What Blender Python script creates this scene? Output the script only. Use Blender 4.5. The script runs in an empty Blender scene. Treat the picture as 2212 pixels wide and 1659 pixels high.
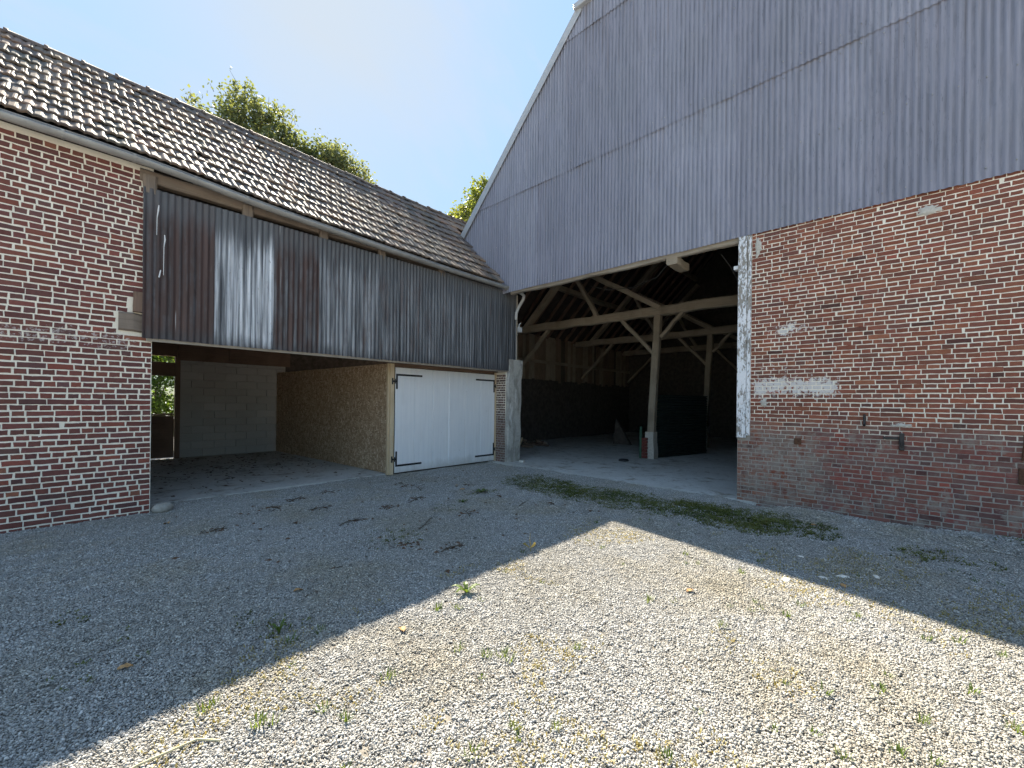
import bpy, math, random
import numpy as np
from mathutils import Vector, Matrix, noise as mnoise

random.seed(7)
rng = np.random.default_rng(7)
scene = bpy.context.scene
COL = scene.collection
R = math.radians

# ------------------------------------------------------------------ camera
CAM = Vector((-7.4, -7.35, 1.55))
AZ, ROLL = R(43.2), 0.0117
Fv = Vector((math.cos(AZ), math.sin(AZ), 0)); Rv = Vector((math.sin(AZ), -math.cos(AZ), 0)); Uv = Vector((0, 0, 1))
up_ = Uv * math.cos(ROLL) - Rv * math.sin(ROLL)
rt_ = Rv * math.cos(ROLL) + Uv * math.sin(ROLL)
cam = bpy.data.cameras.new('camera')
cam.sensor_width = 36.0
cam.lens = 36.0 * 895.0 / 2212.0
cam.shift_y = 38.6 / 2212.0
cam.clip_start, cam.clip_end = 0.05, 2000
camo = bpy.data.objects.new('camera', cam)
COL.objects.link(camo)
camo.matrix_world = Matrix(((rt_.x, up_.x, -Fv.x, CAM.x), (rt_.y, up_.y, -Fv.y, CAM.y), (rt_.z, up_.z, -Fv.z, CAM.z), (0, 0, 0, 1)))
scene.camera = camo

# ------------------------------------------------------------------ sky, sun, exposure
SUN_AZ, SUN_EL = R(67.9), R(43.3)
world = bpy.data.worlds.new('World'); scene.world = world; world.use_nodes = True
wt = world.node_tree; wt.nodes.clear()
def wn(t, **k):
    n = wt.nodes.new(t)
    for a, b in k.items(): setattr(n, a, b)
    return n
sky = wn('ShaderNodeTexSky', sky_type='NISHITA', sun_disc=False, sun_elevation=SUN_EL, sun_rotation=R(90) - SUN_AZ,
         altitude=100, air_density=1.0, dust_density=0.35, ozone_density=1.0)
SKY_STRENGTH = 0.14
bg = wn('ShaderNodeBackground'); bg.inputs[1].default_value = SKY_STRENGTH
wo = wn('ShaderNodeOutputWorld')
# thin cirrus over the whole dome
tc = wn('ShaderNodeTexCoord')
mp = wn('ShaderNodeMapping'); mp.inputs['Scale'].default_value = (1.2, 5.0, 3.0); mp.inputs['Rotation'].default_value = (0.3, 0.2, 0.9)
nz = wn('ShaderNodeTexNoise'); nz.inputs['Scale'].default_value = 1.7; nz.inputs['Detail'].default_value = 7; nz.inputs['Roughness'].default_value = 0.62
rp = wn('ShaderNodeMapRange'); rp.inputs[1].default_value = 0.44; rp.inputs[2].default_value = 0.74; rp.inputs[3].default_value = 0; rp.inputs[4].default_value = 0.3
mx = wn('ShaderNodeMix', data_type='RGBA'); mx.inputs[7].default_value = (5.5, 5.7, 5.8, 1)
wt.links.new(tc.outputs['Generated'], mp.inputs[0]); wt.links.new(mp.outputs[0], nz.inputs['Vector']); wt.links.new(nz.outputs[0], rp.inputs[0])
hs = wn('ShaderNodeMix', data_type='RGBA', blend_type='MULTIPLY'); hs.inputs[0].default_value = 1.0; hs.inputs[7].default_value = (.80, .92, .93, 1)
wt.links.new(sky.outputs[0], hs.inputs[6]); wt.links.new(rp.outputs[0], mx.inputs[0]); wt.links.new(hs.outputs[2], mx.inputs[6])
# soft shoulder on the sky's radiance, the same in every direction
K_SKY, G_SKY = 0.114, 2.4
v1 = wn('ShaderNodeVectorMath', operation='MULTIPLY'); v1.inputs[1].default_value = (G_SKY * SKY_STRENGTH / K_SKY,) * 3
v2 = wn('ShaderNodeVectorMath', operation='ADD'); v2.inputs[1].default_value = (1, 1, 1)
v3 = wn('ShaderNodeVectorMath', operation='DIVIDE')
bw_ = wn('ShaderNodeRGBToBW'); hm = wn('ShaderNodeMix', data_type='RGBA'); hm.inputs[0].default_value = .85
wt.links.new(mx.outputs[2], bw_.inputs[0]); wt.links.new(bw_.outputs[0], hm.inputs[7]); wt.links.new(mx.outputs[2], hm.inputs[6])
wt.links.new(hm.outputs[2], v1.inputs[0]); wt.links.new(v1.outputs[0], v2.inputs[0])
v0 = wn('ShaderNodeVectorMath', operation='SCALE'); v0.inputs['Scale'].default_value = G_SKY; wt.links.new(mx.outputs[2], v0.inputs[0])
wt.links.new(v0.outputs[0], v3.inputs[0]); wt.links.new(v2.outputs[0], v3.inputs[1])
wt.links.new(v3.outputs[0], bg.inputs[0]); wt.links.new(bg.outputs[0], wo.inputs[0])

sl = bpy.data.lights.new('sun', 'SUN'); sl.energy = 2.7; sl.angle = R(0.55); sl.color = (1.0, 0.91, 0.76)
so = bpy.data.objects.new('sun', sl); COL.objects.link(so)
SUN = Vector((math.cos(SUN_AZ) * math.cos(SUN_EL), math.sin(SUN_AZ) * math.cos(SUN_EL), math.sin(SUN_EL)))
so.rotation_euler = SUN.to_track_quat('Z', 'Y').to_euler()
so.location = SUN * 40
vs = scene.view_settings
vs.view_transform = 'Standard'; vs.look = 'None'; vs.gamma = 1.0; vs.use_curve_mapping = False
vs.exposure = 2.85
cy = scene.cycles
cy.use_adaptive_sampling = True; cy.adaptive_threshold = 0.02
cy.max_bounces = 5; cy.diffuse_bounces = 4; cy.glossy_bounces = 2; cy.transmission_bounces = 4; cy.transparent_max_bounces = 6
cy.caustics_reflective = False; cy.caustics_refractive = False

# ------------------------------------------------------------------ materials
class MT:
    """small helper to write node materials"""
    def __init__(s, name):
        s.m = bpy.data.materials.new(name); s.m.use_nodes = True
        s.t = s.m.node_tree; s.t.nodes.clear()
        s.out = s.t.nodes.new('ShaderNodeOutputMaterial')
        s.b = s.t.nodes.new('ShaderNodeBsdfPrincipled')
        s.t.links.new(s.b.outputs[0], s.out.inputs[0])
    def n(s, t, **k):
        x = s.t.nodes.new(t)
        for a, b in k.items(): setattr(x, a, b)
        return x
    def set(s, sock, v):
        if hasattr(v, 'is_output'): s.t.links.new(v, sock)
        else:
            if isinstance(v, (tuple, list)) and len(v) == 3 and sock.type == 'RGBA': v = (*v, 1)
            sock.default_value = v
    def pos(s): return s.n('ShaderNodeNewGeometry').outputs['Position']
    def attr(s, name, vec=False):
        a = s.n('ShaderNodeAttribute'); a.attribute_name = name
        return a.outputs['Vector' if vec else 'Color']
    def objcol(s): return s.n('ShaderNodeObjectInfo').outputs['Color']
    def objrnd(s): return s.n('ShaderNodeObjectInfo').outputs['Random']
    def scale(s, v, sc, off=(0, 0, 0)):
        m = s.n('ShaderNodeMapping'); s.set(m.inputs[0], v); m.inputs['Scale'].default_value = sc; m.inputs['Location'].default_value = off
        return m.outputs[0]
    def noise(s, v, sc, det=4, ro=0.55, dist=0):
        x = s.n('ShaderNodeTexNoise'); s.set(x.inputs['Vector'], v)
        x.inputs['Scale'].default_value = sc; x.inputs['Detail'].default_value = det; x.inputs['Roughness'].default_value = ro; x.inputs['Distortion'].default_value = dist
        return x.outputs[0]
    def voro(s, v, sc, feat='F1', out='Distance'):
        x = s.n('ShaderNodeTexVoronoi', feature=feat); s.set(x.inputs['Vector'], v); x.inputs['Scale'].default_value = sc
        return x.outputs[out]
    def rng(s, v, a, b, c=0.0, d=1.0, smooth=False):
        x = s.n('ShaderNodeMapRange'); x.clamp = True
        if smooth: x.interpolation_type = 'SMOOTHSTEP'
        s.set(x.inputs[0], v); x.inputs[1].default_value = a; x.inputs[2].default_value = b; x.inputs[3].default_value = c; x.inputs[4].default_value = d
        return x.outputs[0]
    def ma(s, op, a, b=0.0):
        x = s.n('ShaderNodeMath', operation=op); s.set(x.inputs[0], a); s.set(x.inputs[1], b)
        return x.outputs[0]
    def mul(s, *a):
        r = a[0]
        for q in a[1:]: r = s.ma('MULTIPLY', r, q)
        return r
    def mix(s, f, a, b, mode='MIX'):
        x = s.n('ShaderNodeMix', data_type='RGBA', blend_type=mode); s.set(x.inputs[0], f); s.set(x.inputs[6], a); s.set(x.inputs[7], b)
        return x.outputs[2]
    def sep(s, v):
        x = s.n('ShaderNodeSeparateXYZ'); s.set(x.inputs[0], v); return x.outputs
    def ramp(s, f, stops):
        x = s.n('ShaderNodeValToRGB'); s.set(x.inputs[0], f); e = x.color_ramp.elements
        while len(e) < len(stops): e.new(0.5)
        for q, (p, c) in zip(e, stops): q.position = p; q.color = (*c, 1)
        return x.outputs[0]
    def bump(s, h, st=0.4, d=0.01, normal=None):
        x = s.n('ShaderNodeBump'); x.inputs['Strength'].default_value = st; x.inputs['Distance'].default_value = d; s.set(x.inputs['Height'], h)
        s.t.links.new(x.outputs[0], s.b.inputs['Normal']); return x
    def fin(s, col, rough=0.8, spec=0.3, metal=0.0):
        s.set(s.b.inputs['Base Color'], col); s.set(s.b.inputs['Roughness'], rough)
        s.b.inputs['Specular IOR Level'].default_value = spec; s.set(s.b.inputs['Metallic'], metal)
        return s.m
    def box(s, p, y0, y1, z0, z1, ax=1, soft=0.15):
        """mask of a patch of wall between two heights, soft edges"""
        q = s.sep(p)
        a = s.mul(s.rng(q[ax], y0 - soft, y0 + soft), s.rng(q[ax], y1 - soft, y1 + soft, 1, 0))
        b = s.mul(s.rng(q[2], z0 - soft * .6, z0 + soft * .6), s.rng(q[2], z1 - soft * .6, z1 + soft * .6, 1, 0))
        return s.mul(a, b)

M = {}
def brick_mat(name, tint_src, side):
    m = MT(name); p = m.pos()
    tint = m.objcol() if tint_src == 'object' else m.attr('tint')
    n1 = m.noise(p, 38, 5, 0.7); n2 = m.noise(p, 160, 3, 0.6)
    c = m.mix(m.rng(n1, .3, .75, 0, .55), tint, m.mix(1.0, tint, (.42, .36, .36), 'MULTIPLY'))
    c = m.mix(m.rng(n2, .35, .7, 0, .3), c, m.mix(1.0, tint, (1.3, 1.2, 1.12), 'MULTIPLY'))
    blot = m.noise(p, 1.6, 4, .6)
    c = m.mix(m.rng(blot, .44, .68, 0, .28), c, (.17, .085, .07))
    if side == 'barn':
        w = m.ma('MAXIMUM', m.box(p, -6.6, -5.45, 2.02, 2.2, soft=.3), m.mul(m.box(p, -6.55, -5.7, 2.58, 2.82, soft=.28), .97))
        w = m.ma('MAXIMUM', w, m.mul(m.box(p, -6.9, -5.45, 1.6, 2.05, soft=.3), .8))
        mk = m.rng(m.ma('ADD', m.mul(w, .40), m.mul(m.ma('ADD', m.mul(m.noise(p, 21, 5, .75), .6), m.mul(m.noise(p, 5.5, 4, .6), .4)), .8)), .655, .70)
        c = m.mix(m.mul(mk, .85), c, (.72, .70, .68))
        g = m.mul(m.box(p, -20, -5.4, -1, 1.32, soft=.12), m.rng(m.noise(p, 4.5, 6, .7), .42, .62))
        c = m.mix(m.mul(g, .45), c, (.22, .165, .135))
        g2 = m.mul(m.box(p, -6.5, -5.3, -1, 1.15, soft=.25), m.rng(m.noise(p, 9, 5, .7), .38, .6))
        c = m.mix(m.mul(g2, .7), c, (.30, .265, .23))
        g3 = m.mul(m.box(p, -20, -5.4, -1, 1.2, soft=.2), m.rng(m.noise(p, 2.3, 6, .75), .54, .60)); c = m.mix(m.mul(g3, .7), c, (.28, .24, .205))
    else:
        w = m.ma('MAXIMUM', m.mul(m.box(p, -9, -6.75, 2.12, 2.45, ax=0), .9), m.mul(m.box(p, -9, -6.5, -.2, 1.7, ax=0), .45))
        mk = m.rng(m.ma('ADD', m.mul(w, .3), m.mul(m.noise(p, 26, 4, .7), .8)), .68, .76)
        c = m.mix(m.mul(mk, .7), c, (.62, .57, .54))
    h = m.ma('ADD', m.mul(n1, .6), m.mul(n2, .5))
    m.bump(h, .55, .006)
    M[name] = m.fin(c, .88, .25)
for sd in ('left', 'barn'):
    brick_mat('brick_%s' % sd, 'object', sd); brick_mat('brick_mass_%s' % sd, 'mesh', sd)

def mortar_mat(name, side):
    m = MT(name); p = m.pos()
    n1 = m.noise(p, 60, 5, .7); n2 = m.noise(p, 3, 4, .6)
    c = m.mix(m.rng(n1, .3, .7), (.80, .73, .60), (.90, .84, .73))
    c = m.mix(m.rng(n2, .45, .7, 0, .35), c, (.60, .54, .45))
    if side == 'barn':
        z = m.sep(p)[2]
        g = m.rng(m.ma('ADD', z, m.mul(m.noise(p, 2.2, 4, .6), .9)), 1.45, 1.9, 1, 0)
        c = m.mix(m.mul(g, .93), c, m.mix(n1, (.22, .205, .185), (.38, .355, .32)))
    m.bump(n1, .5, .006)
    M[name] = m.fin(c, .93, .15)
mortar_mat('mortar_left', 'left'); mortar_mat('mortar_barn', 'barn')

def wood_mat(name, c1, c2, dark, rough=.82, gs=(1.2, 26, 26), dk=(.5, .75)):
    m = MT(name); g = m.attr('gr', True); r = m.objrnd()
    off = m.n('ShaderNodeVectorMath', operation='ADD'); m.set(off.inputs[0], g)
    cmb = m.n('ShaderNodeCombineXYZ'); m.set(cmb.inputs[0], m.mul(r, 37.0)); m.set(cmb.inputs[1], m.mul(r, 11.0)); m.t.links.new(cmb.outputs[0], off.inputs[1])
    v = off.outputs[0]
    n1 = m.noise(m.scale(v, gs), 1.0, 5, .65, .6); n2 = m.noise(v, 2.2, 4, .6)
    c = m.mix(m.rng(n1, .3, .7), c1, c2)
    c = m.mix(m.rng(n1, dk[0], dk[1], 0, .75), c, dark)
    c = m.mix(m.rng(n2, .45, .75, 0, .5), c, dark)
    m.bump(n1, .5, .008)
    M[name] = m.fin(c, rough, .25)
wood_mat('old_oak', (.30, .245, .18), (.42, .36, .28), (.12, .095, .07))
wood_mat('grey_wood', (.33, .29, .24), (.48, .43, .36), (.15, .125, .105))
wood_mat('brown_wood', (.16, .105, .075), (.24, .16, .12), (.07, .045, .035))
wood_mat('pale_wood', (.56, .43, .27), (.68, .55, .38), (.40, .28, .16), gs=(1.2, 16, 16), dk=(.62, .85))
wood_mat('eave_wood', (.20, .155, .12), (.29, .235, .19), (.10, .075, .06))
wood_mat('plank_wood', (.21, .15, .11), (.32, .24, .18), (.09, .065, .05))
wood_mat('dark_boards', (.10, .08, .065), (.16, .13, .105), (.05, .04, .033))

def peel_mat():
    m = MT('peeling_paint'); p = m.pos(); g = m.attr('gr', True)
    n1 = m.noise(m.scale(p, (30, 30, 11)), 1, 6, .72, .4); big = m.noise(m.scale(p, (1, 1, 1)), 1.3, 3, .5)
    wood = m.mix(m.noise(m.scale(g, (2, 40, 40)), 1, 4), (.20, .18, .155), (.40, .37, .33))
    paint = m.mix(m.noise(p, 30, 4), (.74, .75, .78), (.86, .86, .87))
    z = m.sep(p)[2]
    lvl = m.ma('ADD', m.rng(z, 2.6, 3.4, 0, .065), m.mul(m.ma('SUBTRACT', big, .5), .34))
    mk = m.rng(m.ma('ADD', n1, lvl), .53, .56)
    m.bump(m.ma('SUBTRACT', 1.0, mk), .7, .004)
    M['peeling_paint'] = m.fin(m.mix(mk, paint, wood), .7, .3)
peel_mat()

def simple(name, base, var=.25, sc=20, rough=.8, spec=.3, metal=0, bump=0, bd=.005, det=5):
    m = MT(name); p = m.pos(); n1 = m.noise(p, sc, det, .65)
    lo = tuple(q * (1 - var) for q in base); hi = tuple(min(1, q * (1 + var)) for q in base)
    if bump: m.bump(n1, bump, bd)
    M[name] = m.fin(m.mix(m.rng(n1, .3, .7), lo, hi), rough, spec, metal)
simple('iron', (.02, .02, .022), .3, 40, .5, .5)
simple('rusty_iron', (.10, .05, .03), .5, 60, .85, .3, bump=.3)
simple('flashing', (.40, .41, .43), .1, 6, .45, .5, 0)
simple('pvc', (.55, .56, .57), .1, 20, .5, .4)
simple('white_plastic', (.75, .75, .75), .1, 20, .5, .4)
simple('cement', (.50, .47, .42), .22, 26, .92, .15, bump=.5)
simple('stone', (.34, .32, .28), .25, 16, .85, .2, bump=.5, bd=.01)
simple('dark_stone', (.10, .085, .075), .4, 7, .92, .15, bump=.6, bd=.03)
simple('green_paint', (.05, .12, .08), .3, 20, .6, .3)
simple('red_brick', (.16, .055, .045), .3, 25, .9, .2, bump=.4)
simple('cable', (.05, .045, .04), .2, 20, .6, .3)
simple('bark', (.11, .09, .07), .4, 12, .9, .2, bump=.5, bd=.02)
simple('dead_leaf', (.10, .055, .03), .45, 30, .7, .3)
simple('dry_leaf', (.42, .24, .10), .35, 30, .7, .3)
simple('twig', (.10, .08, .06), .3, 30, .85, .2)
simple('pale_stem', (.55, .48, .30), .2, 30, .8, .2)
simple('roof_felt', (.06, .05, .045), .3, 5, .9, .2)
simple('pale_stone', (.68, .64, .56), .18, 20, .85, .25, bump=.4)

def zinc():
    m = MT('zinc'); p = m.pos(); n1 = m.noise(m.scale(p, (3, 10, 10)), 1, 5, .6); n2 = m.noise(p, 45, 3)
    c = m.mix(m.rng(n1, .3, .7), (.25, .245, .24), (.42, .415, .40)); c = m.mix(m.rng(n2, .55, .8, 0, .4), c, (.16, .145, .13))
    M['zinc'] = m.fin(c, .55, .45, .25)
zinc()

def sheet_mat(name):
    """old galvanised sheet; the object's colour picks how rusty it is (r) and how bright (g)"""
    m = MT(name); p = m.pos(); oc = m.objcol(); q = m.n('ShaderNodeSeparateColor'); m.set(q.inputs[0], oc)
    rust, bright = q.outputs[0], q.outputs[1]
    st = m.noise(m.scale(p, (26, 26, .55)), 1, 5, .65); st2 = m.noise(m.scale(p, (11, 11, .35), (3, 5, 1)), 1, 4, .6); bl = m.noise(m.scale(p, (6, 6, 2.2)), 1, 5, .65)
    zn = m.mix(m.rng(st, .40, .70), (.038, .040, .044), (.19, .195, .21))
    pale = m.mix(m.rng(st, .40, .60), (.20, .21, .23), (.80, .82, .86))
    pz = m.mul(bright, m.rng(m.ma('ADD', m.sep(p)[2], m.mul(m.noise(m.scale(p, (16, 16, .5)), 1, 4, .6), 1.3)), 4.35, 4.75, 1, 0.12), m.rng(m.noise(m.scale(p, (9, 9, .5), (5, 0, 0)), 1, 4, .6), .36, .50, .35, 1))
    zn = m.mix(pz, zn, pale)
    spots = m.rng(m.noise(m.scale(p, (40, 40, 9)), 1, 5, .75), .62, .68)
    zn = m.mix(m.mul(spots, bright, .85), zn, (.09, .08, .075))
    rs = m.mix(m.rng(st2, .3, .7), (.035, .023, .021), (.105, .064, .055))
    f = m.rng(m.ma('ADD', m.ma('ADD', m.mul(rust, .62), m.mul(m.ma('SUBTRACT', st2, .5), .9)), m.mul(m.ma('SUBTRACT', bl, .5), .7)), .28, .62)
    c = m.mix(f, zn, rs)
    z = m.sep(p)[2]
    tar = m.mul(m.rng(m.ma('ADD', z, m.mul(m.noise(m.scale(p, (9, 9, 2)), 1, 5, .7), .5)), 2.56, 2.78, 1, 0), .8)
    c = m.mix(tar, c, (.055, .055, .06))
    tp = m.rng(m.ma('ADD', z, m.mul(m.noise(m.scale(p, (14, 14, 1)), 1, 4, .6), .7)), 4.2, 4.5)
    c = m.mix(m.mul(tp, .75), c, (.115, .115, .12))
    drp = m.mul(m.rng(m.noise(m.scale(p, (30, 30, .8), (1, 2, 8)), 1, 2, .5), .74, .78), .5)
    c = m.mix(drp, c, (.6, .6, .6))
    m.bump(bl, .15, .01)
    M[name] = m.fin(c, .55, .4, .15)
sheet_mat('galvanised')

def clad_mat():
    m = MT('painted_cladding'); p = m.pos()
    st = m.noise(m.scale(p, (1, 20, .8)), 1, 5, .65); bl = m.noise(p, 1.1, 4, .6); sp = m.noise(m.scale(p, (1, 34, 5)), 1, 6, .75)
    c = m.mix(m.rng(st, .3, .7), (.245, .25, .31), (.335, .34, .405))
    c = m.mix(m.rng(bl, .4, .65, 0, .5), c, (.26, .27, .31))
    c = m.mix(m.mul(m.rng(sp, .57, .66), m.rng(m.noise(p, .9, 3), .40, .56), .75), c, (.135, .145, .18))
    wv = m.ma('COSINE', m.mul(m.sep(p)[1], 82.673)); vl = m.mul(m.rng(wv, -.9, .1, 1, 0), m.rng(m.noise(m.scale(p, (1, 5, .9), (0, 2, 2)), 1, 5, .7), .40, .58), .6)
    c = m.mix(vl, c, (.125, .135, .17))
    z = m.sep(p)[2]
    rs = m.mul(m.rng(m.noise(m.scale(p, (1, 8, .6)), 1, 4, .6), .60, .75), .35)
    c = m.mix(rs, c, (.22, .20, .21)); c = m.mix(m.mul(m.objrnd(), .5), c, m.mix(1.0, c, (.66, .65, .68), 'MULTIPLY'))
    zl = m.ma('MAXIMUM', m.rng(z, 5.3, 6.6), m.rng(z, 8.3, 9.4)); zl = m.mul(zl, m.ma('SUBTRACT', 1.0, m.mul(m.rng(z, 6.6, 6.62), m.rng(z, 8.2, 8.3, 1, 0)))); run = m.rng(m.noise(m.scale(p, (1, 16, .35), (0, 1, 4)), 1, 4, .6), .54, .66)
    c = m.mix(m.mul(zl, run, .5), c, (.17, .145, .15))
    dp = m.rng(m.noise(m.scale(p, (1, 30, 1.6), (0, 3, 7)), 1, 5, .7), .60, .70); c = m.mix(m.mul(dp, m.rng(m.noise(p, .6, 3), .4, .6), .55), c, (.12, .125, .15))
    m.bump(m.ma('ADD', sp, m.mul(st, .5)), .25, .006)
    M['painted_cladding'] = m.fin(c, .6, .35)
clad_mat()

def door_mat():
    m = MT('white_door'); g = m.attr('gr', True); p = m.pos()
    n1 = m.noise(m.scale(g, (1.2, 22, 22)), 1, 5, .6); n2 = m.noise(p, 2.5, 3)
    sp = m.rng(m.noise(p, 14, 3, .5), .73, .76)
    c = m.mix(m.rng(n1, .3, .7), (.80, .81, .83), (.88, .885, .89)); c = m.mix(m.rng(n2, .5, .8, 0, .3), c, (.72, .72, .73)); c = m.mix(m.mul(sp, .5), c, (.3, .28, .25)); zz = m.sep(p)[2]; gr_ = m.rng(m.ma('ADD', zz, m.mul(m.noise(m.scale(p, (7, 7, 3)), 1, 5, .7), .35)), .22, .42, 1, 0); c = m.mix(m.mul(gr_, .55), c, (.45, .42, .37))
    st_ = m.rng(m.noise(m.scale(p, (9, 9, .5)), 1, 4, .6), .56, .72); c = m.mix(m.mul(st_, .22), c, (.55, .53, .50))
    m.bump(n1, .12, .004)
    M['white_door'] = m.fin(c, .55, .35)
door_mat()

def osb_mat():
    m = MT('osb'); p = m.pos()
    v1 = m.n('ShaderNodeTexVoronoi', feature='F1'); m.set(v1.inputs['Vector'], m.scale(p, (40, 40, 13))); v1.inputs['Scale'].default_value = 1
    v2 = m.n('ShaderNodeTexVoronoi', feature='F1'); m.set(v2.inputs['Vector'], m.scale(p, (22, 22, 50), (3, 3, 3))); v2.inputs['Scale'].default_value = 1
    s1 = m.n('ShaderNodeSeparateColor'); m.set(s1.inputs[0], v1.outputs['Color']); s2 = m.n('ShaderNodeSeparateColor'); m.set(s2.inputs[0], v2.outputs['Color'])
    c1 = m.ramp(s1.outputs[0], [(0, (.30, .19, .11)), (.5, (.45, .315, .20)), (.85, (.58, .43, .29)), (1, (.74, .60, .44))])
    c2 = m.ramp(s2.outputs[0], [(0, (.26, .16, .09)), (.6, (.42, .30, .19)), (1, (.66, .52, .37))])
    c = m.mix(m.rng(s2.outputs[1], .6, .7), c1, c2)
    m.bump(s1.outputs[2], .25, .003)
    M['osb'] = m.fin(c, .75, .25)
osb_mat()

def block_mat():
    m = MT('concrete_block'); p = m.pos(); n1 = m.noise(p, 60, 5, .75); n2 = m.noise(p, 1.4, 4, .6); r = m.objrnd()
    c = m.mix(m.rng(n1, .3, .7), (.38, .37, .36), (.52, .51, .49)); c = m.mix(m.rng(n2, .4, .7, 0, .5), c, (.38, .33, .30)); c = m.mix(m.mul(r, .4), c, (.30, .29, .28))
    m.bump(n1, .5, .005)
    M['concrete_block'] = m.fin(c, .93, .15)
block_mat()

def pier_mat():
    m = MT('pier_render'); p = m.pos(); n1 = m.noise(p, 22, 6, .7); n2 = m.noise(m.scale(p, (5, 5, 2.2)), 1, 5, .65, .5)
    c = m.mix(m.rng(n1, .3, .7), (.40, .385, .35), (.55, .53, .485)); c = m.mix(m.rng(n2, .44, .6, 0, .75), c, (.24, .225, .20))
    w = m.rng(m.noise(m.scale(p, (6, 6, 1.6), (2, 2, 2)), 1, 4), .62, .66); c = m.mix(m.mul(w, .6), c, (.75, .74, .72))
    m.bump(n1, .45, .006)
    M['pier_render'] = m.fin(c, .92, .15)
pier_mat()

def slab_mat():
    m = MT('concrete_floor'); p = m.pos(); n1 = m.noise(p, 28, 6, .7); n2 = m.noise(p, .8, 5, .65, .4); n3 = m.noise(p, 4, 5, .7)
    c = m.mix(m.rng(n1, .3, .7), (.46, .455, .43), (.60, .59, .555)); c = m.mix(m.rng(n2, .42, .68, 0, .5), c, (.36, .34, .30))
    c = m.mix(m.rng(n3, .56, .68, 0, .7), c, (.20, .17, .135)); n4 = m.noise(m.scale(p, (1, 1, 1), (4, 9, 0)), 1.7, 6, .75, .8)
    c = m.mix(m.rng(n4, .54, .64, 0, .75), c, (.22, .195, .15)); n5 = m.noise(p, 13, 4, .7); c = m.mix(m.rng(n5, .64, .69, 0, .8), c, (.10, .085, .065))
    m.bump(n1, .35, .006)
    M['concrete_floor'] = m.fin(c, .85, .25)
slab_mat()

def soil_mat():
    m = MT('gravelly_soil'); p = m.pos(); n1 = m.noise(p, 5, 6, .7); v = m.noise(p, 210, 3, .7); n2 = m.noise(p, 130, 3)
    c = m.mix(m.rng(n1, .35, .65), (.11, .095, .07), (.20, .175, .135)); c = m.mix(m.rng(v, .3, .6, 0, .6), c, (.06, .052, .04)); c = m.mix(m.rng(n2, .55, .7, 0, .5), c, (.28, .26, .22))
    gv = m.attr('gv', True); far = m.sep(gv)[0]
    st = m.voro(p, 70, out='Color'); sv = m.n('ShaderNodeSeparateColor'); m.set(sv.inputs[0], st)
    stone = m.mix(sv.outputs[0], (.24, .235, .22), (.50, .485, .455))
    c = m.mix(m.rng(far, 0, 1, .22, 1), c, stone)
    m.bump(m.ma('ADD', m.mul(n2, .6), m.mul(n1, .5)), .6, .006)
    M['gravelly_soil'] = m.fin(c, .95, .15)
soil_mat()

def pebble_mat():
    m = MT('pebble'); t = m.attr('tint'); p = m.pos()
    n = m.noise(p, .9, 5, .65); n2 = m.noise(p, 220, 3)
    nb = m.noise(m.scale(p, (1, 1, 0), (7, 3, 0)), .55, 4, .6)
    c = m.mix(m.rng(n, .48, .68, 0, .55), t, m.mix(1.0, t, (.88, .76, .50), 'MULTIPLY')); c = m.mix(m.rng(nb, .45, .65, 0, .45), c, m.mix(1.0, t, (.80, .76, .66), 'MULTIPLY'))
    c = m.mix(m.rng(n2, .4, .7, 0, .3), c, m.mix(1.0, t, (.62, .62, .62), 'MULTIPLY'))
    M['pebble'] = m.fin(c, .72, .35)
pebble_mat()

def tile_mat(name, src):
    m = MT(name); p = m.pos(); t = m.objcol() if src == 'object' else m.attr('tint')
    n1 = m.noise(p, 14, 5, .7); n2 = m.noise(p, 70, 4, .7); n3 = m.noise(p, .7, 4)
    c = m.mix(m.rng(n1, .35, .7, 0, .6), t, m.mix(1.0, t, (.55, .55, .6), 'MULTIPLY'))
    c = m.mix(m.rng(n2, .58, .72, 0, .5), c, (.30, .29, .24)); c = m.mix(m.rng(n3, .5, .7, 0, .4), c, (.16, .135, .11))
    m.bump(n2, .3, .004)
    M[name] = m.fin(c, m.rng(n1, .3, .7, .60, .84), .30)
tile_mat('roof_tile', 'object'); tile_mat('roof_tile_mass', 'mesh')

def leaf_mat(name, c1, c2, tr=.45):
    m = MT(name); p = m.pos(); n = m.noise(p, 1.1, 3); n2 = m.noise(p, 9, 2)
    c = m.mix(m.rng(m.ma('ADD', m.mul(n, .6), m.mul(n2, .4)), .35, .65), c1, c2)
    m.fin(c, .5, .4)
    tb = m.n('ShaderNodeBsdfTranslucent'); m.set(tb.inputs[0], m.mix(1.0, c, (1.5, 1.35, .6), 'MULTIPLY'))
    mixs = m.n('ShaderNodeMixShader'); mixs.inputs[0].default_value = tr
    m.t.links.new(m.b.outputs[0], mixs.inputs[1]); m.t.links.new(tb.outputs[0], mixs.inputs[2]); m.t.links.new(mixs.outputs[0], m.out.inputs[0])
    M[name] = m.m
leaf_mat('leaf_dark', (.085, .12, .055), (.18, .20, .105), .5)
leaf_mat('leaf_mid', (.10, .135, .065), (.20, .22, .12), .5)
leaf_mat('leaf_light', (.10, .15, .035), (.22, .24, .07), .5)
leaf_mat('leaf_hedge', (.06, .12, .025), (.13, .2, .04), .5)
leaf_mat('grass', (.07, .125, .022), (.15, .20, .045), .35)
leaf_mat('grass_dark', (.05, .085, .018), (.09, .13, .03), .25)
leaf_mat('moss', (.055, .078, .014), (.14, .145, .03), .15)
leaf_mat('straw', (.24, .20, .06), (.38, .31, .12), .2)

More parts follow.
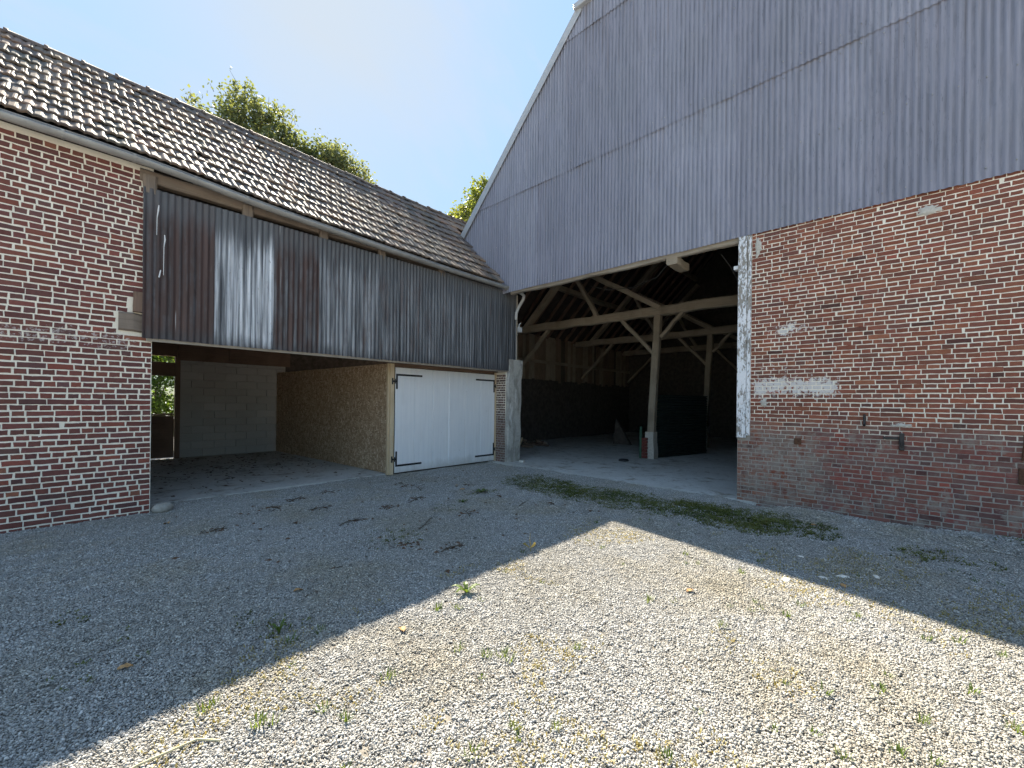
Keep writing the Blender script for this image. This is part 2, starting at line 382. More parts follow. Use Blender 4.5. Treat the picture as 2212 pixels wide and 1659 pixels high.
# ------------------------------------------------------------------ mesh helpers
class MB:
    def __init__(s): s.v, s.f, s.g, s.t = [], [], [], []
    def add(s, vs, fs, gs=None, tint=None):
        k = len(s.v); s.v += [tuple(q) for q in vs]
        s.g += gs if gs is not None else [tuple(q) for q in vs]
        s.f += [tuple(i + k for i in f) for f in fs]; s.t += [tint] * len(fs)
    def box(s, x0, x1, y0, y1, z0, z1, tint=None, ch=0.0):
        d = (x1 - x0, y1 - y0, z1 - z0); ax = d.index(max(d)); o = [(0, 1, 2), (1, 0, 2), (2, 0, 1)][ax]
        c = Vector(((x0 + x1) / 2, (y0 + y1) / 2, (z0 + z1) / 2))
        if ch <= 0:
            vs = [(x, y, z) for x in (x0, x1) for y in (y0, y1) for z in (z0, z1)]
            fs = [(0, 1, 3, 2), (4, 6, 7, 5), (0, 4, 5, 1), (2, 3, 7, 6), (0, 2, 6, 4), (1, 5, 7, 3)]
        else:   # box with its edges chamfered
            h = Vector(d) / 2; vs = []; idx = {}
            for sx in (-1, 1):
                for sy in (-1, 1):
                    for sz in (-1, 1):
                        for a in range(3):
                            q = [sx * (h.x - ch), sy * (h.y - ch), sz * (h.z - ch)]; q[a] += (sx, sy, sz)[a] * ch
                            idx[(sx, sy, sz, a)] = len(vs); vs.append(tuple(c + Vector(q)))
            fs = []
            for a in range(3):
                b_, c_ = [(1, 2), (2, 0), (0, 1)][a]
                for sg in (-1, 1):
                    def key(p, q):
                        r = [0, 0, 0]; r[a] = sg; r[b_] = p; r[c_] = q; return tuple(r)
                    l = [key(-1, -1), key(1, -1), key(1, 1), key(-1, 1)]
                    if sg < 0: l.reverse()
                    fs.append(tuple(idx[(*k, a)] for k in l))
            for a in range(3):
                b_, c_ = [(1, 2), (2, 0), (0, 1)][a]
                for sb in (-1, 1):
                    for sc in (-1, 1):
                        r0 = [0, 0, 0]; r0[b_] = sb; r0[c_] = sc; r1 = r0[:]; r0[a] = -1; r1[a] = 1
                        fs.append((idx[(*r0, b_)], idx[(*r1, b_)], idx[(*r1, c_)], idx[(*r0, c_)]))
            for sx in (-1, 1):
                for sy in (-1, 1):
                    for sz in (-1, 1): fs.append(tuple(idx[(sx, sy, sz, a)] for a in range(3)))
        s.add(vs, fs, [(v[o[0]], v[o[1]], v[o[2]]) for v in vs], tint)
    def beam(s, p0, p1, w, h, up=(0, 0, 1), n=6, wob=.012, ch=.02, tw=1.0):
        """hewn timber: chamfered section swept from p0 to p1 with slight waviness"""
        p0, p1 = Vector(p0), Vector(p1); d = (p1 - p0); L = d.length; d.normalize()
        u = Vector(up); sd = d.cross(u).normalized(); u = sd.cross(d).normalized()
        prof = [(-w/2, -h/2+ch), (-w/2+ch, -h/2), (w/2-ch, -h/2), (w/2, -h/2+ch), (w/2, h/2-ch), (w/2-ch, h/2), (-w/2+ch, h/2), (-w/2, h/2-ch)]
        vs, gs = [], []
        for i in range(n + 1):
            t = i / n; c = p0 + d * L * t
            if 0 < i < n: c = c + sd * random.uniform(-wob, wob) + u * random.uniform(-wob, wob)
            k = 1 + (tw - 1) * t
            for a, b in prof:
                jx, jy = random.uniform(-wob, wob) * .35, random.uniform(-wob, wob) * .35
                vs.append(c + sd * (a * k + jx) + u * (b * k + jy)); gs.append((L * t, a, b))
        fs = []
        for i in range(n):
            for j in range(8):
                fs.append((i*8+j, i*8+(j+1) % 8, (i+1)*8+(j+1) % 8, (i+1)*8+j))
        fs.append(tuple(range(7, -1, -1))); fs.append(tuple(n*8+j for j in range(8)))
        s.add(vs, fs, gs)
    def tube(s, pts, r, k=8, cap=True, arc=None):
        pts = [Vector(p) for p in pts]; rs = r if isinstance(r, (list, tuple)) else [r] * len(pts)
        vs, gs = [], []; ref = None; L = 0
        for i, p in enumerate(pts):
            t = (pts[min(i+1, len(pts)-1)] - pts[max(i-1, 0)]).normalized()
            if ref is None or abs(t.dot(ref)) > .95: ref = Vector((0, 0, 1)) if abs(t.z) < .9 else Vector((1, 0, 0))
            a = t.cross(ref).normalized(); b = a.cross(t).normalized(); ref = b
            if i: L += (p - pts[i-1]).length
            for j in range(k):
                q = 2 * math.pi * j / k; vs.append(p + a * rs[i] * math.cos(q) + b * rs[i] * math.sin(q)); gs.append((L, rs[i]*math.cos(q), rs[i]*math.sin(q)))
        fs = [(i*k+j, i*k+(j+1) % k, (i+1)*k+(j+1) % k, (i+1)*k+j) for i in range(len(pts)-1) for j in range(k)]
        if cap: fs.append(tuple(range(k-1, -1, -1))); fs.append(tuple((len(pts)-1)*k+j for j in range(k)))
        s.add(vs, fs, gs)
    def mesh(s, name, mat, smooth=False, tint=False):
        me = bpy.data.meshes.new(name); me.from_pydata(s.v, [], s.f)
        a = me.attributes.new('gr', 'FLOAT_VECTOR', 'POINT'); a.data.foreach_set('vector', np.array(s.g, dtype=np.float32).ravel())
        if tint:
            c = me.attributes.new('tint', 'FLOAT_COLOR', 'FACE')
            c.data.foreach_set('color', np.array([(*(t or (.5, .5, .5)), 1) for t in s.t], dtype=np.float32).ravel())
        if smooth: me.polygons.foreach_set('use_smooth', [True] * len(me.polygons))
        if mat: me.materials.append(M[mat] if isinstance(mat, str) else mat)
        me.validate(); me.update()
        return me
    def build(s, name, mat, parent=None, smooth=False, tint=False):
        return place(name, s.mesh(name, mat, smooth, tint), parent)

WLOC = {}
def place(name, me, parent=None, loc=(0, 0, 0), rot=None, sc=None):
    o = bpy.data.objects.new(name, me); COL.objects.link(o)
    o.location = loc
    if rot is not None: o.rotation_euler = rot
    if sc is not None: o.scale = sc
    WLOC[o.name] = Vector(loc)
    if parent is not None:
        o.parent = parent; o.matrix_parent_inverse = Matrix.Translation(-WLOC[parent.name])
    return o
def thing(name, loc, label, cat, group=None):
    o = place(name, None, None, loc); o.empty_display_size = .3
    return tag(o, label, cat, group)
def tag(o, label=None, cat=None, group=None, kind=None):
    if label: o['label'] = label
    if cat: o['category'] = cat
    if group: o['group'] = group
    if kind: o['kind'] = kind
    return o
def view_px(p):
    d = Vector(p) - CAM; w = d.dot(Fv)
    if w < .1: return None
    return d.dot(Rv) / w, d.dot(Uv) / w, w
def in_view(p, m=1.28):
    q = view_px(p); return q is not None and abs(q[0]) < m and -.97 < q[1] < 1.02
def nz3(x, y, z, s=1.0): return mnoise.noise(Vector((x * s, y * s, z * s)))

# ------------------------------------------------------------------ ground
def ground_z(x, y):
    if x > -.02 or y > .42: return -.04
    z = .012 * nz3(x, y, 0, .9) + .006 * nz3(x, y, 3, 3.1)
    z += .085 * math.exp(-((x + .35) / .45) ** 2) * math.exp(-((y + 8.6) / .9) ** 2)       # gravel banked against the barn wall
    z += .05 * math.exp(-((x + .30) / .35) ** 2) * math.exp(-((y + 6.35) / .45) ** 2)
    z -= .05 * math.exp(-((x + .08) / .18) ** 2) * math.exp(-((y + 5.75) / .3) ** 2)
    z -= .03 * math.exp(-((x - .1) / .7) ** 2) * math.exp(-((y + .2) / .6) ** 2)
    if x > -.25 : z = min(z, .01 + .09 * (y < -5.5))
    return z
def axis(lo, hi, a, b, st):
    l = list(np.arange(a, b + 1e-6, st)); far = [1, 3, 8, 20, 50, 110, 200]
    return [a - q for q in reversed(far) if a - q >= lo] + l + [b + q for q in far if b + q <= hi]
gx, gy = axis(-220, 220, -13, 1, .12), axis(-220, 220, -13, 1.4, .12)
mb = MB()
mb.v = [(x, y, ground_z(x, y)) for y in gy for x in gx]; mb.g = mb.v
nxg = len(gx)
mb.f = [(j*nxg+i, j*nxg+i+1, (j+1)*nxg+i+1, (j+1)*nxg+i) for j in range(len(gy)-1) for i in range(nxg-1)]; mb.t = [None] * len(mb.f)
g = mb.build('ground', 'gravelly_soil', smooth=True); tag(g, kind='structure')
def loose_stone_zone(x, y):      # where the stones are laid one by one; beyond it the same gravel is only surface
    d = Vector((x - CAM.x, y - CAM.y, 0)); f_ = d.dot(Fv)
    return f_ > .5 and abs(d.dot(Rv)) < 1.45 * f_ + .9 and -11 < x < .5 and -11 < y < .6
ga_ = g.data.attributes.new('gv', 'FLOAT_VECTOR', 'POINT')
ga_.data.foreach_set('vector', np.array([(0.0 if loose_stone_zone(v[0], v[1]) else 1.0, 0, 0) for v in mb.v], dtype=np.float32).ravel())

# concrete floors
def slab(name, x0, x1, y0, y1, z, edge):
    """floor slab with a slightly ragged front edge"""
    mb = MB(); n = 60; pts = []
    for i in range(n + 1):
        t = i / n
        if edge == 'y': x = x0 + (x1-x0)*t; pts.append((x, y0 + .03 * nz3(x, 1, 0, 3) + .015 * nz3(x, 5, 0, 11)))
        else: y = y0 + (y1-y0)*t; pts.append((x0 + .03 * nz3(2, y, 0, 3) + .015 * nz3(7, y, 0, 11), y))
    for i in range(n):
        a, b = pts[i], pts[i+1]
        if edge == 'y': q = [(a[0], a[1]), (b[0], b[1]), (b[0], y1), (a[0], y1)]
        else: q = [(a[0], a[1]), (x1, a[1]), (x1, b[1]), (b[0], b[1])]
        top = [(p[0], p[1], z) for p in q]
        mb.add(top, [(0, 1, 2, 3)])
        mb.add([(*a, z), (*b, z), (*b, -.1), (*a, -.1)], [(0, 3, 2, 1)])
    return tag(mb.build(name, 'concrete_floor'), kind='structure')
slab('shed_floor', -9.4, .5, .46, 6.1, .02, 'y')
slab('barn_floor', .0, 13.2, -10.4, 3.3, .018, 'x')

# ------------------------------------------------------------------ bricks
PAL_LEFT = [((.195, .076, .064), 5), ((.235, .084, .066), 4), ((.165, .070, .062), 4), ((.135, .064, .060), 3), ((.30, .095, .066), 1.0), ((.125, .075, .075), 1.5), ((.34, .14, .09), .3)]
PAL_BARN = [((.265, .098, .064), 5), ((.31, .112, .068), 4), ((.225, .088, .062), 4), ((.18, .080, .062), 2.4), ((.18, .086, .068), 1.2), ((.38, .15, .085), 1.0), ((.12, .07, .062), .8), ((.33, .095, .064), .4), ((.04, .034, .036), .12)]  # barn's near-black entry paints the dark of holes where bricks are missing
def pick(pal):
    c = random.choices([p[0] for p in pal], [p[1] for p in pal])[0]; k = random.uniform(.82, 1.15)
    tw = sum(p[1] for p in pal); mean = [sum(p[0][i] * p[1] for p in pal) / tw for i in range(3)]
    f = .35 if pal is not PAL_T else 0.0
    return tuple(min(1, (q * (1 - f) + mq * f) * k * random.uniform(.96, 1.04)) for q, mq in zip(c, mean))
PAL_T = None
PAL_DULL = [((.20, .125, .10), 3), ((.16, .11, .095), 3), ((.26, .20, .17), 2), ((.12, .09, .08), 1)]
def brick_shape(L, H, seed, rough=1.0):
    """one brick face: worn arrises, uneven outline; local x along, y out of the wall, z up; back buried in the mortar"""
    r = random.Random(seed); mb = MB(); k = []
    def ring(ix, y, j):
        out = []
        for sx, sz in ((-1, -1), (-.33, -1), (.33, -1), (1, -1), (1, 1), (.33, 1), (-.33, 1), (-1, 1)):
            out.append((sx*(L/2-ix) + r.uniform(-j, j), y + r.uniform(-.0012, .0012), sz*(H/2-ix) + r.uniform(-j, j)))
        return out
    a = ring(0, -.03, 0); b = ring(.0, -.0005, .0036 * rough); c = ring(.0045, .0036 + r.uniform(-.0015, .002), .0030 * rough)
    vs = a + b + c
    fs = [(i, (i+1) % 8, 8+(i+1) % 8, 8+i) for i in range(8)] + [(8+i, 8+(i+1) % 8, 16+(i+1) % 8, 16+i) for i in range(8)]
    fs += [(16, 17, 22, 23), (17, 18, 21, 22), (18, 19, 20, 21)]
    return vs, [tuple(reversed(f)) for f in fs]

def brick_wall(owner, wall_name, mortar, mat, org, ax, nrm, s_lo, s_hi, z0, z1, course, ps, joint, pal, start_fn, end_fn, skip=None, thick=.34, label=None, pal_fn=None):
    """mortar core with every brick laid on it in alternating stretcher and header courses"""
    ax, nrm, org = Vector(ax), Vector(nrm), Vector(org)
    body = MB()
    # the core follows the jamb in two lifts
    lifts = []
    zz = z0
    while zz < z1 - 1e-4:
        zt = min(z1, zz + course * 4); lifts.append((zz, zt, start_fn((zz+zt)/2), end_fn((zz+zt)/2))); zz = zt
    merged = []
    for l in lifts:
        if merged and abs(merged[-1][2]-l[2]) < 1e-6 and abs(merged[-1][3]-l[3]) < 1e-6: merged[-1][1] = l[1]
        else: merged.append(list(l))
    for a, b, s0, s1 in merged:
        P = [org + ax*s + nrm*d + Vector((0, 0, z)) for s in (s0, s1) for d in (0, -thick) for z in (a, b)]
        body.add(P, [(0, 1, 3, 2), (4, 6, 7, 5), (0, 4, 5, 1), (2, 3, 7, 6), (0, 2, 6, 4), (1, 5, 7, 3)])
    wall = body.build(wall_name, mortar, owner)
    if label: wall['label'] = label
    rot = math.atan2(nrm.y, nrm.x) - math.pi / 2
    items = []
    ncr = int((z1 - z0) / course)
    for c in range(ncr):
        z = z0 + (c + .5) * course
        s0, s1 = start_fn(z), end_fn(z)
        if c % 2: L = ps / 2; off = ps / 4
        else: L = ps; off = 0 if c % 4 == 0 else ps * .5 * random.choice((0, 1, .5))
        s = s0; first = True
        while s < s1 - .02:
            w = L * random.uniform(.93, 1.07)
            if c % 2 == 0 and random.random() < .10: w = L * .5
            if c % 2 == 1 and random.random() < .04: w = L * 2
            if first and off: w = max(.06, off); 
            first = False
            e = min(s + w, s1)
            if s1 - e < .035: e = s1
            if e - s > .03:
                zc = z + .0022 * nz3(s, z, 0, 2.0) + random.uniform(-.001, .001) + .006 * nz3(s, c * .3, 4, .8)
                items.append((s, e, zc))
            s = e
    shapes = {'L': [brick_shape(ps - joint, course - joint, i) for i in range(9)], 'S': [brick_shape(ps/2 - joint, course - joint, 50+i) for i in range(9)]}
    meshes = {}
    info = []
    for s, e, zc in items:
        if skip and skip((s+e)/2, zc): continue
        pc = org + ax*(s+e)/2 + Vector((0, 0, zc)); v = view_px(pc)
        d = (pc - CAM); area = (e-s) * abs(nrm.dot(d)) / d.length**3 if in_view(pc) else 0
        info.append((area, s, e, zc, pc))
    info.sort(key=lambda q: -q[0])
    mass = MB()
    for i, (area, s, e, zc, pc) in enumerate(info):
        w = e - s - joint; kind = 'L' if w > ps * .68 else 'S'; base = (ps if kind == 'L' else ps/2) - joint
        var = random.randrange(9); col = pick(pal_fn(-pc.y if abs(ax.y) > .5 else pc.x, zc) if pal_fn else pal); flip = random.random() < .5
        out = random.uniform(-.0015, .002); sx = w / base * random.uniform(.97, 1.03); sz = random.uniform(.92, 1.09)
        if i < 300 and area > 0:
            key = (kind, var)
            if key not in meshes:
                m_ = MB(); m_.add(*shapes[kind][var]); meshes[key] = m_.mesh('brick', mat)
            o = place('brick', meshes[key], wall, pc + nrm * out, (0, 0, rot), (sx, 1, sz)); o.color = (*col, 1)
        else:
            vs, fs = shapes[kind][var]
            mass.add([pc + nrm*(y+out) + ax*(x*sx*(-1 if rot < -2 or True else 1)) + Vector((0, 0, zz*sz)) for x, y, zz in vs],
                     fs if (Vector((0,0,1)).cross(nrm)).dot(ax) > 0 else fs, None, col)
    if mass.v:
        o = mass.build('bricks', mat.replace('brick_', 'brick_mass_'), wall, tint=True); o['kind'] = 'stuff'
    return wall

# ------------------------------------------------------------------ the low outbuilding on the left
shed = thing('outbuilding', (-3.2, .2, 0), 'low brick outbuilding with tiled roof, zinc gutter and rusty corrugated front', 'outbuilding')
XE = -9.6
brick_wall(shed, 'front_wall', 'mortar_left', 'brick_left', (0, 0, 0), (1, 0, 0), (0, -1, 0), XE, -6.66, -.1, 4.62, .0705, .222, .0150, PAL_LEFT,
           lambda z: XE, lambda z: -6.66, skip=lambda s, z: (-6.98 < s and 2.40 < z < 2.66) or (-6.87 < s and 2.40 < z < 2.92))
# ends of old beams left in the brickwork
mb = MB(); mb.beam((-6.99, .02, 2.535), (-6.71, .02, 2.535), .12, .24, n=4, wob=.010); o = mb.build('beam_end', 'eave_wood', shed); o['label'] = 'weathered grey beam end set in the brickwork'
mb = MB(); mb.beam((-6.80, -.02, 2.67), (-6.80, -.02, 2.93), .11, .13, up=(0, 1, 0), n=3, wob=.006); mb.build('beam_end', 'brown_wood', shed)

# gutter line falls towards the barn
GL = [(-9.75, 4.56), (-7.9, 4.55), (-6.7, 4.555), (-5.54, 4.45), (-3.95, 4.39), (-1.94, 4.335), (.37, 4.315), (1.6, 4.30)]
def gz(x):
    for (a, za), (b, zb) in zip(GL, GL[1:]):
        if x <= b:
            t = max(0, (x - a) / (b - a)); return za + (zb - za) * t
    return GL[-1][1]
def gzs(x): return sum(gz(x + d) for d in (-.6, -.3, 0, .3, .6)) / 5
GY, GR = -.215, .07
mb = MB(); xs = np.arange(XE - .1, .40, .12); k = 9
vs, gs = [], []
for x in xs:
    zc = gzs(x) + GR
    for j in range(k + 1):
        a = math.pi + math.pi * j / k; vs.append((x, GY + GR * math.cos(a), zc + GR * math.sin(a))); gs.append((x, j * .02, 0))
    vs.append((x, GY - GR - .006, zc + .010)); gs.append((x, .3, 0))       # front bead
    vs.append((x, GY - GR + .006, zc + .012)); gs.append((x, .32, 0))
q = k + 3
fs = []
for i in range(len(xs) - 1):
    for j in range(k): fs.append((i*q+j, i*q+j+1, (i+1)*q+j+1, (i+1)*q+j))
    fs.append((i*q, i*q+k+1, (i+1)*q+k+1, (i+1)*q)); fs.append((i*q+k+1, i*q+k+2, (i+1)*q+k+2, (i+1)*q+k+1))
mb.add(vs, fs, gs)
gut = mb.build('gutter', 'zinc', shed, smooth=True)
x = XE + .25
gbm = None
while x < .3:
    zc = gzs(x) + GR
    mb = MB(); vs = []
    for dx in (-.014, .014):
        for j in range(10):
            a = math.pi * .96 + math.pi * 1.05 * j / 9; vs.append((x + dx, GY + (GR+.005) * math.cos(a), zc + (GR+.005) * math.sin(a)))
    mb.add(vs, [(j, j+1, 10+j+1, 10+j) for j in range(9)])
    mb.build('gutter_bracket', 'zinc', gut)
    x += .62
# end of the gutter and the swan-neck pipe by the barn
zc = gzs(.4) + GR
mb = MB(); mb.tube([(.36, GY, zc - .03), (.52, GY, zc - .045), (.60, GY, zc - .09), (.60, GY + .02, zc - .18), (.50, -.12, zc - .40), (.44, -.10, zc - .55), (.43, -.10, zc - .72)], .04, 10)
mb.build('downpipe', 'pvc', shed, smooth=True)

# roof: ruled surface between the gutter line and the ridge
RY, RZ = 2.35, 6.93
EY = -.20
def roof_pt(x, t):
    e = Vector((x, EY, gzs(x) + .135)); r = Vector((x, RY, RZ + .02 * math.sin(x * .9)))
    p = e.lerp(r, t); p.z += -.035 * math.sin(math.pi * t) * (1 + .4 * math.sin(x * .7 + 1)) + .012 * nz3(x, t * 3, 0, .9)
    return p
def valley(x, t):      # where this roof runs into the barn's roof
    p = roof_pt(x, t); return p.x > -.02 and p.z < 7.63 - 1.02 * p.y + .05 and True
mb = MB(); xs = np.arange(XE - .05, 1.9, .35); NT = 8
P = [[roof_pt(x, t / NT) - Vector((0, -.03, .05)) for t in range(NT + 1)] for x in xs]
vs = [p for r in P for p in r]; nn = NT + 1
mb.add(vs, [(i*nn+j, (i+1)*nn+j, (i+1)*nn+j+1, i*nn+j+1) for i in range(len(xs)-1) for j in range(NT) if not (xs[i+1] > .0 and vs[i*nn+j].z < 6.1)])
back = [(x, 6.5, 3.55) for x in xs]; rdg = [tuple(P[i][-1]) for i in range(len(xs))]
mb.add(rdg + back, [(i, i+1, len(xs)+i+1, len(xs)+i) for i in range(len(xs)-1)])
roof = mb.build('roof', 'roof_felt', shed); roof['label'] = 'roof of brown-grey interlocking clay tiles'
# one interlocking tile: wide raised field, side roll, dropped nose
def tile_shape(seed):
    r = random.Random(seed); W, Lt = .205, .40
    us = [0, .05, .11, .17, .25, .45, .53, .60, .70, .76, .84, .92, 1.0]
    hs = [.018, .021, .013, .003, .013, .015, .012, .003, .003, .009, .020, .024, .018]
    vv = [(0.0, -.012), (.015, 0), (.30, 0), (.40, 0)]
    vs = []
    for (y, dz) in vv:
        for u, h in zip(us, hs):
            k = 1.0 if y < .32 else .5
            vs.append(((u - .5) * W, y + .010 * math.sin(u * 3.1) * (y < .02), h * k + dz + .034 * (1 - y / Lt) + r.uniform(-.001, .001)))
    n = len(us)
    low = [(v[0], v[1] + .004, v[2] - .022) for v in vs[:n]]
    vs2 = low + vs
    fs = [(j*n+i, j*n+i+1, (j+1)*n+i+1, (j+1)*n+i) for j in range(len(vv)) for i in range(n-1)]
    return vs2, fs
TS = [tile_shape(i) for i in range(6)]; TM = {}
PAL_T = [((.20, .15, .115), 4), ((.17, .13, .105), 4), ((.23, .165, .12), 3), ((.14, .115, .098), 2), ((.27, .18, .125), 1), ((.11, .095, .085), .7)]
tiles = []
NROW = 10; PITCH = .2
for r in range(NROW):
    x = XE - .05 + (PITCH / 2 if r % 2 else 0)
    while x < 1.85:
        t0, t1 = r / NROW, (r + 1) / NROW
        a, b = roof_pt(x, t0), roof_pt(x, t1)
        if not (x > -.1 and a.z + .1 < 7.63 - 1.02 * a.y - 0.0) and not (x > -.09 and a.z < 6.25):
            tiles.append((a, b, x))
        x += PITCH
tl = []
for a, b, x in tiles:
    dirv = (b - a).normalized(); xax = Vector((1, 0, (gzs(x+.1) - gzs(x-.1)) / .2 * .5)).normalized(); nrm = xax.cross(dirv).normalized(); xax = dirv.cross(nrm).normalized()
    d = a - CAM; area = abs(nrm.dot(d)) / d.length ** 3 if in_view(a) else 0
    tl.append((area, a, dirv, xax, nrm))
tl.sort(key=lambda q: -q[0])
mass = MB()
for i, (area, a, dirv, xax, nrm) in enumerate(tl):
    var = random.randrange(6); col = pick(PAL_T)
    j = Matrix.Rotation(random.gauss(0, .018), 3, nrm) @ Matrix.Rotation(random.gauss(0, .018), 3, xax) @ Matrix.Rotation(random.gauss(0, .012), 3, dirv)
    mt3 = j @ Matrix((xax, dirv, nrm)).transposed(); p = a + nrm * random.uniform(-.003, .005) + xax * random.uniform(-.006, .006) - dirv * (random.uniform(-.008, .008) + (random.uniform(.02, .05) if random.random() < .03 else 0))
    if i < 300 and area > 0:
        if var not in TM:
            m_ = MB(); m_.add(*TS[var]); TM[var] = m_.mesh('roof_tile', 'roof_tile', smooth=False)
        o = place('roof_tile', TM[var], roof, p, mt3.to_euler()); o.color = (*col, 1)
    else:
        vs, fs = TS[var]; mass.add([p + mt3 @ Vector(v) for v in vs], fs, None, col)
o = mass.build('roof_tiles', 'roof_tile_mass', roof, tint=True); o['kind'] = 'stuff'
# ridge tiles
rm = MB(); n = 8; vs = []
for y, rr in ((0, .125), (.04, .125), (.045, .108), (.42, .10)):
    for j in range(n + 1):
        a = math.pi * j / n; vs.append((y, rr * math.cos(a), rr * math.sin(a) * .9))
rm.add(vs, [(i*(n+1)+j, i*(n+1)+j+1, (i+1)*(n+1)+j+1, (i+1)*(n+1)+j) for i in range(3) for j in range(n)])
rme = rm.mesh('ridge_tile', 'roof_tile', smooth=True)
x = XE - .1
while x < 1.7:
    p = roof_pt(x, 1.0)
    o = place('ridge_tile', rme, roof, (x, p.y + .02, p.z - .035 + random.uniform(-.006, .006)), (0, random.uniform(-.02, .02), random.uniform(-.02, .02))); o.color = (*pick(PAL_T), 1)
    x += .395

# timber under the eaves
def plate(x0, x1):
    mb = MB(); mb.beam((x0, .05, 4.505), (x1, .05, 4.505), .16, .16, n=10, wob=.006); mb.build('wall_plate', 'eave_wood', shed)
plate(-6.80, -3.3); plate(-3.3, .42)
for x in (-6.70, -5.57, -4.42, -3.32, -1.9):
    mb = MB(); mb.beam((x, -.030, 4.26), (x, -.030, 4.50), .14, .10, up=(0, 1, 0), n=3, wob=.005); mb.build('stub_post', 'eave_wood', shed)
mb = MB(); mb.beam((-6.66, .08, 2.42), (.45, .08, 2.42), .2, .14, n=12, wob=.006); mb.build('bressummer', 'brown_wood', shed)

# corrugated sheets of the front
def corrugated(name, owner, mat, org, ax, nrm, s0, s1, zlo, zhi, pitch=.076, depth=.0175, dent=.004, tilt=0.0, nz_rows=None, seed=0, zstep=.24):
    """one profiled sheet; zlo, zhi functions of the position along the wall"""
    ax, nrm, org = Vector(ax), Vector(nrm), Vector(org)
    n = max(2, int(round((s1 - s0) / (pitch / 8)))); vs = []; cols = []
    rows = nz_rows or max(3, int((zhi((s0+s1)/2) - zlo((s0+s1)/2)) / zstep))
    mb = MB()
    for i in range(n + 1):
        s = s0 + (s1 - s0) * i / n
        a, b = zlo(s), max(zhi(s), zlo(s) + .001)
        for j in range(rows + 1):
            z = a + (b - a) * j / rows
            d = depth * .5 * math.cos(2 * math.pi * s / pitch) * (1 + .25 * nz3(s * .8, z * .7, seed + 9)) + dent * nz3(s, z, seed, 2.3) + dent * .6 * nz3(s, z, seed + 5, 6.0) + tilt * (s - s0)
            vs.append(org + ax * (s + .004 * nz3(s, z, seed + 2, 1.5)) + nrm * d + Vector((0, 0, z + (.006 * nz3(s, 0, seed, 5.0) if j == 0 else 0))))
    q = rows + 1
    mb.add(vs, [(i*q+j, (i+1)*q+j, (i+1)*q+j+1, i*q+j+1) for i in range(n) for j in range(rows)])
    return mb.build(name, mat, owner, smooth=True)
SE = [-6.77, -5.99, -5.26, -4.51, -3.89, -3.21, -2.5, -1.82, -1.12, -.41, .30]
SC = [(1.0, .06), (.08, .9), (.90, .12), (.42, .34), (.52, .36), (.52, .14), (.45, .15), (.36, .12), (.3, .06), (.3, .0)]
for i in range(len(SE) - 1):
    a, b = SE[i], SE[i+1] + (.05 if i < len(SE) - 2 else .15)
    o = corrugated('corrugated_sheet', shed, 'galvanised', (0, -.085 - .004 * (i % 2), 0), (1, 0, 0), (0, -1, 0), a, b,
                   lambda s: 2.335 + .012 * nz3(s, 0, 0, .8), lambda s: 4.325 if s < -1.9 else gzs(s) + .02, seed=i * 3)
    o.color = (*SC[i], 0, 1)
    o['label'] = ['rust-brown streaked sheet at the brick corner', 'pale whitish galvanised sheet with dark spots', 'rust-brown sheet', 'grey sheet with white streaks', 'grey sheet with white streaks', 'dark grey sheet', 'dark grey sheet', 'dark grey sheet', 'dark blue-grey sheet', 'dark blue-grey sheet at the barn end'][i]
for pr in ([(-6.615, 4.12), (-6.62, 4.05), (-6.632, 3.95), (-6.634, 3.72)], [(-6.553, 3.74), (-6.548, 3.68), (-6.558, 3.58), (-6.560, 3.20)], [(-6.59, 3.26), (-6.605, 3.16)]):
    mb = MB(); mb.tube([(x, -.1035, z) for x, z in pr], [.006, .009, .004, .003][:len(pr)], 5); mb.build('paint_run', 'white_plastic', shed)
mb = MB(); mb.box(.452, .49, -.11, .02, 2.34, 4.3, ch=.004); mb.build('corner_trim', 'grey_wood', shed)
mb = MB(); mb.box(-6.72, .45, -.06, -.02, 2.30, 2.36, ch=.004); mb.build('batten', 'grey_wood', shed)

# inside the open bay: rear wall of concrete blocks, lintel, rear window and door, ceiling
mb = MB(); mb.box(-5.50, -3.0, 6.12, 6.3, -.05, 2.53); rw = mb.build('rear_wall', 'concrete_block', shed); rw['label'] = 'bare concrete block wall at the back of the bay'
zc = .02; rr = 0
while zc < 2.5:
    h = min(.196, 2.53 - zc); x = -5.51 - (.25 if rr % 2 else 0)
    while x < -3.0:
        a, b = max(x, -5.51), min(x + .5, -3.0)
        if b - a > .05:
            mb = MB(); mb.box(a + .006, b - .006, 6.10 + random.uniform(-.004, .004), 6.2, zc + .006, zc + h - .004, ch=.006); mb.build('concrete_block', 'concrete_block', rw)
        x += .5
    zc += .2; rr += 1
def plank_part(name, mat, owner, x0, x1, y0, y1, z0, z1, ch=.004):
    mb = MB(); mb.box(x0, x1, y0, y1, z0, z1, ch=ch); return mb.build(name, mat, owner)
plank_part('lintel', 'brown_wood', shed, -5.55, -4.45, 6.02, 6.11, 2.515, 2.955); plank_part('lintel', 'brown_wood', shed, -4.44, -2.9, 6.03, 6.115, 2.515, 2.955)
plank_part('lintel', 'brown_wood', shed, -6.9, -5.56, 6.02, 6.16, 2.60, 2.93)
plank_part('lintel', 'brown_wood', shed, -6.9, -5.56, 6.04, 6.14, 2.10, 2.44)
plank_part('doorpost', 'brown_wood', shed, -5.60, -5.50, 5.98, 6.12, 0.02, 2.60)
gm = MT('window_glass'); gm.fin((.85, .9, .9), .05, .5); gm.b.inputs['Transmission Weight'].default_value = 1.0; gm.b.inputs['IOR'].default_value = 1.02; M['window_glass'] = gm.m
wf = plank_part('window', 'brown_wood', shed, -6.6, -5.61, 6.06, 6.10, 1.105, 1.15); plank_part('window_pane', 'window_glass', wf, -6.6, -5.61, 6.075, 6.081, 1.15, 2.10, ch=0)
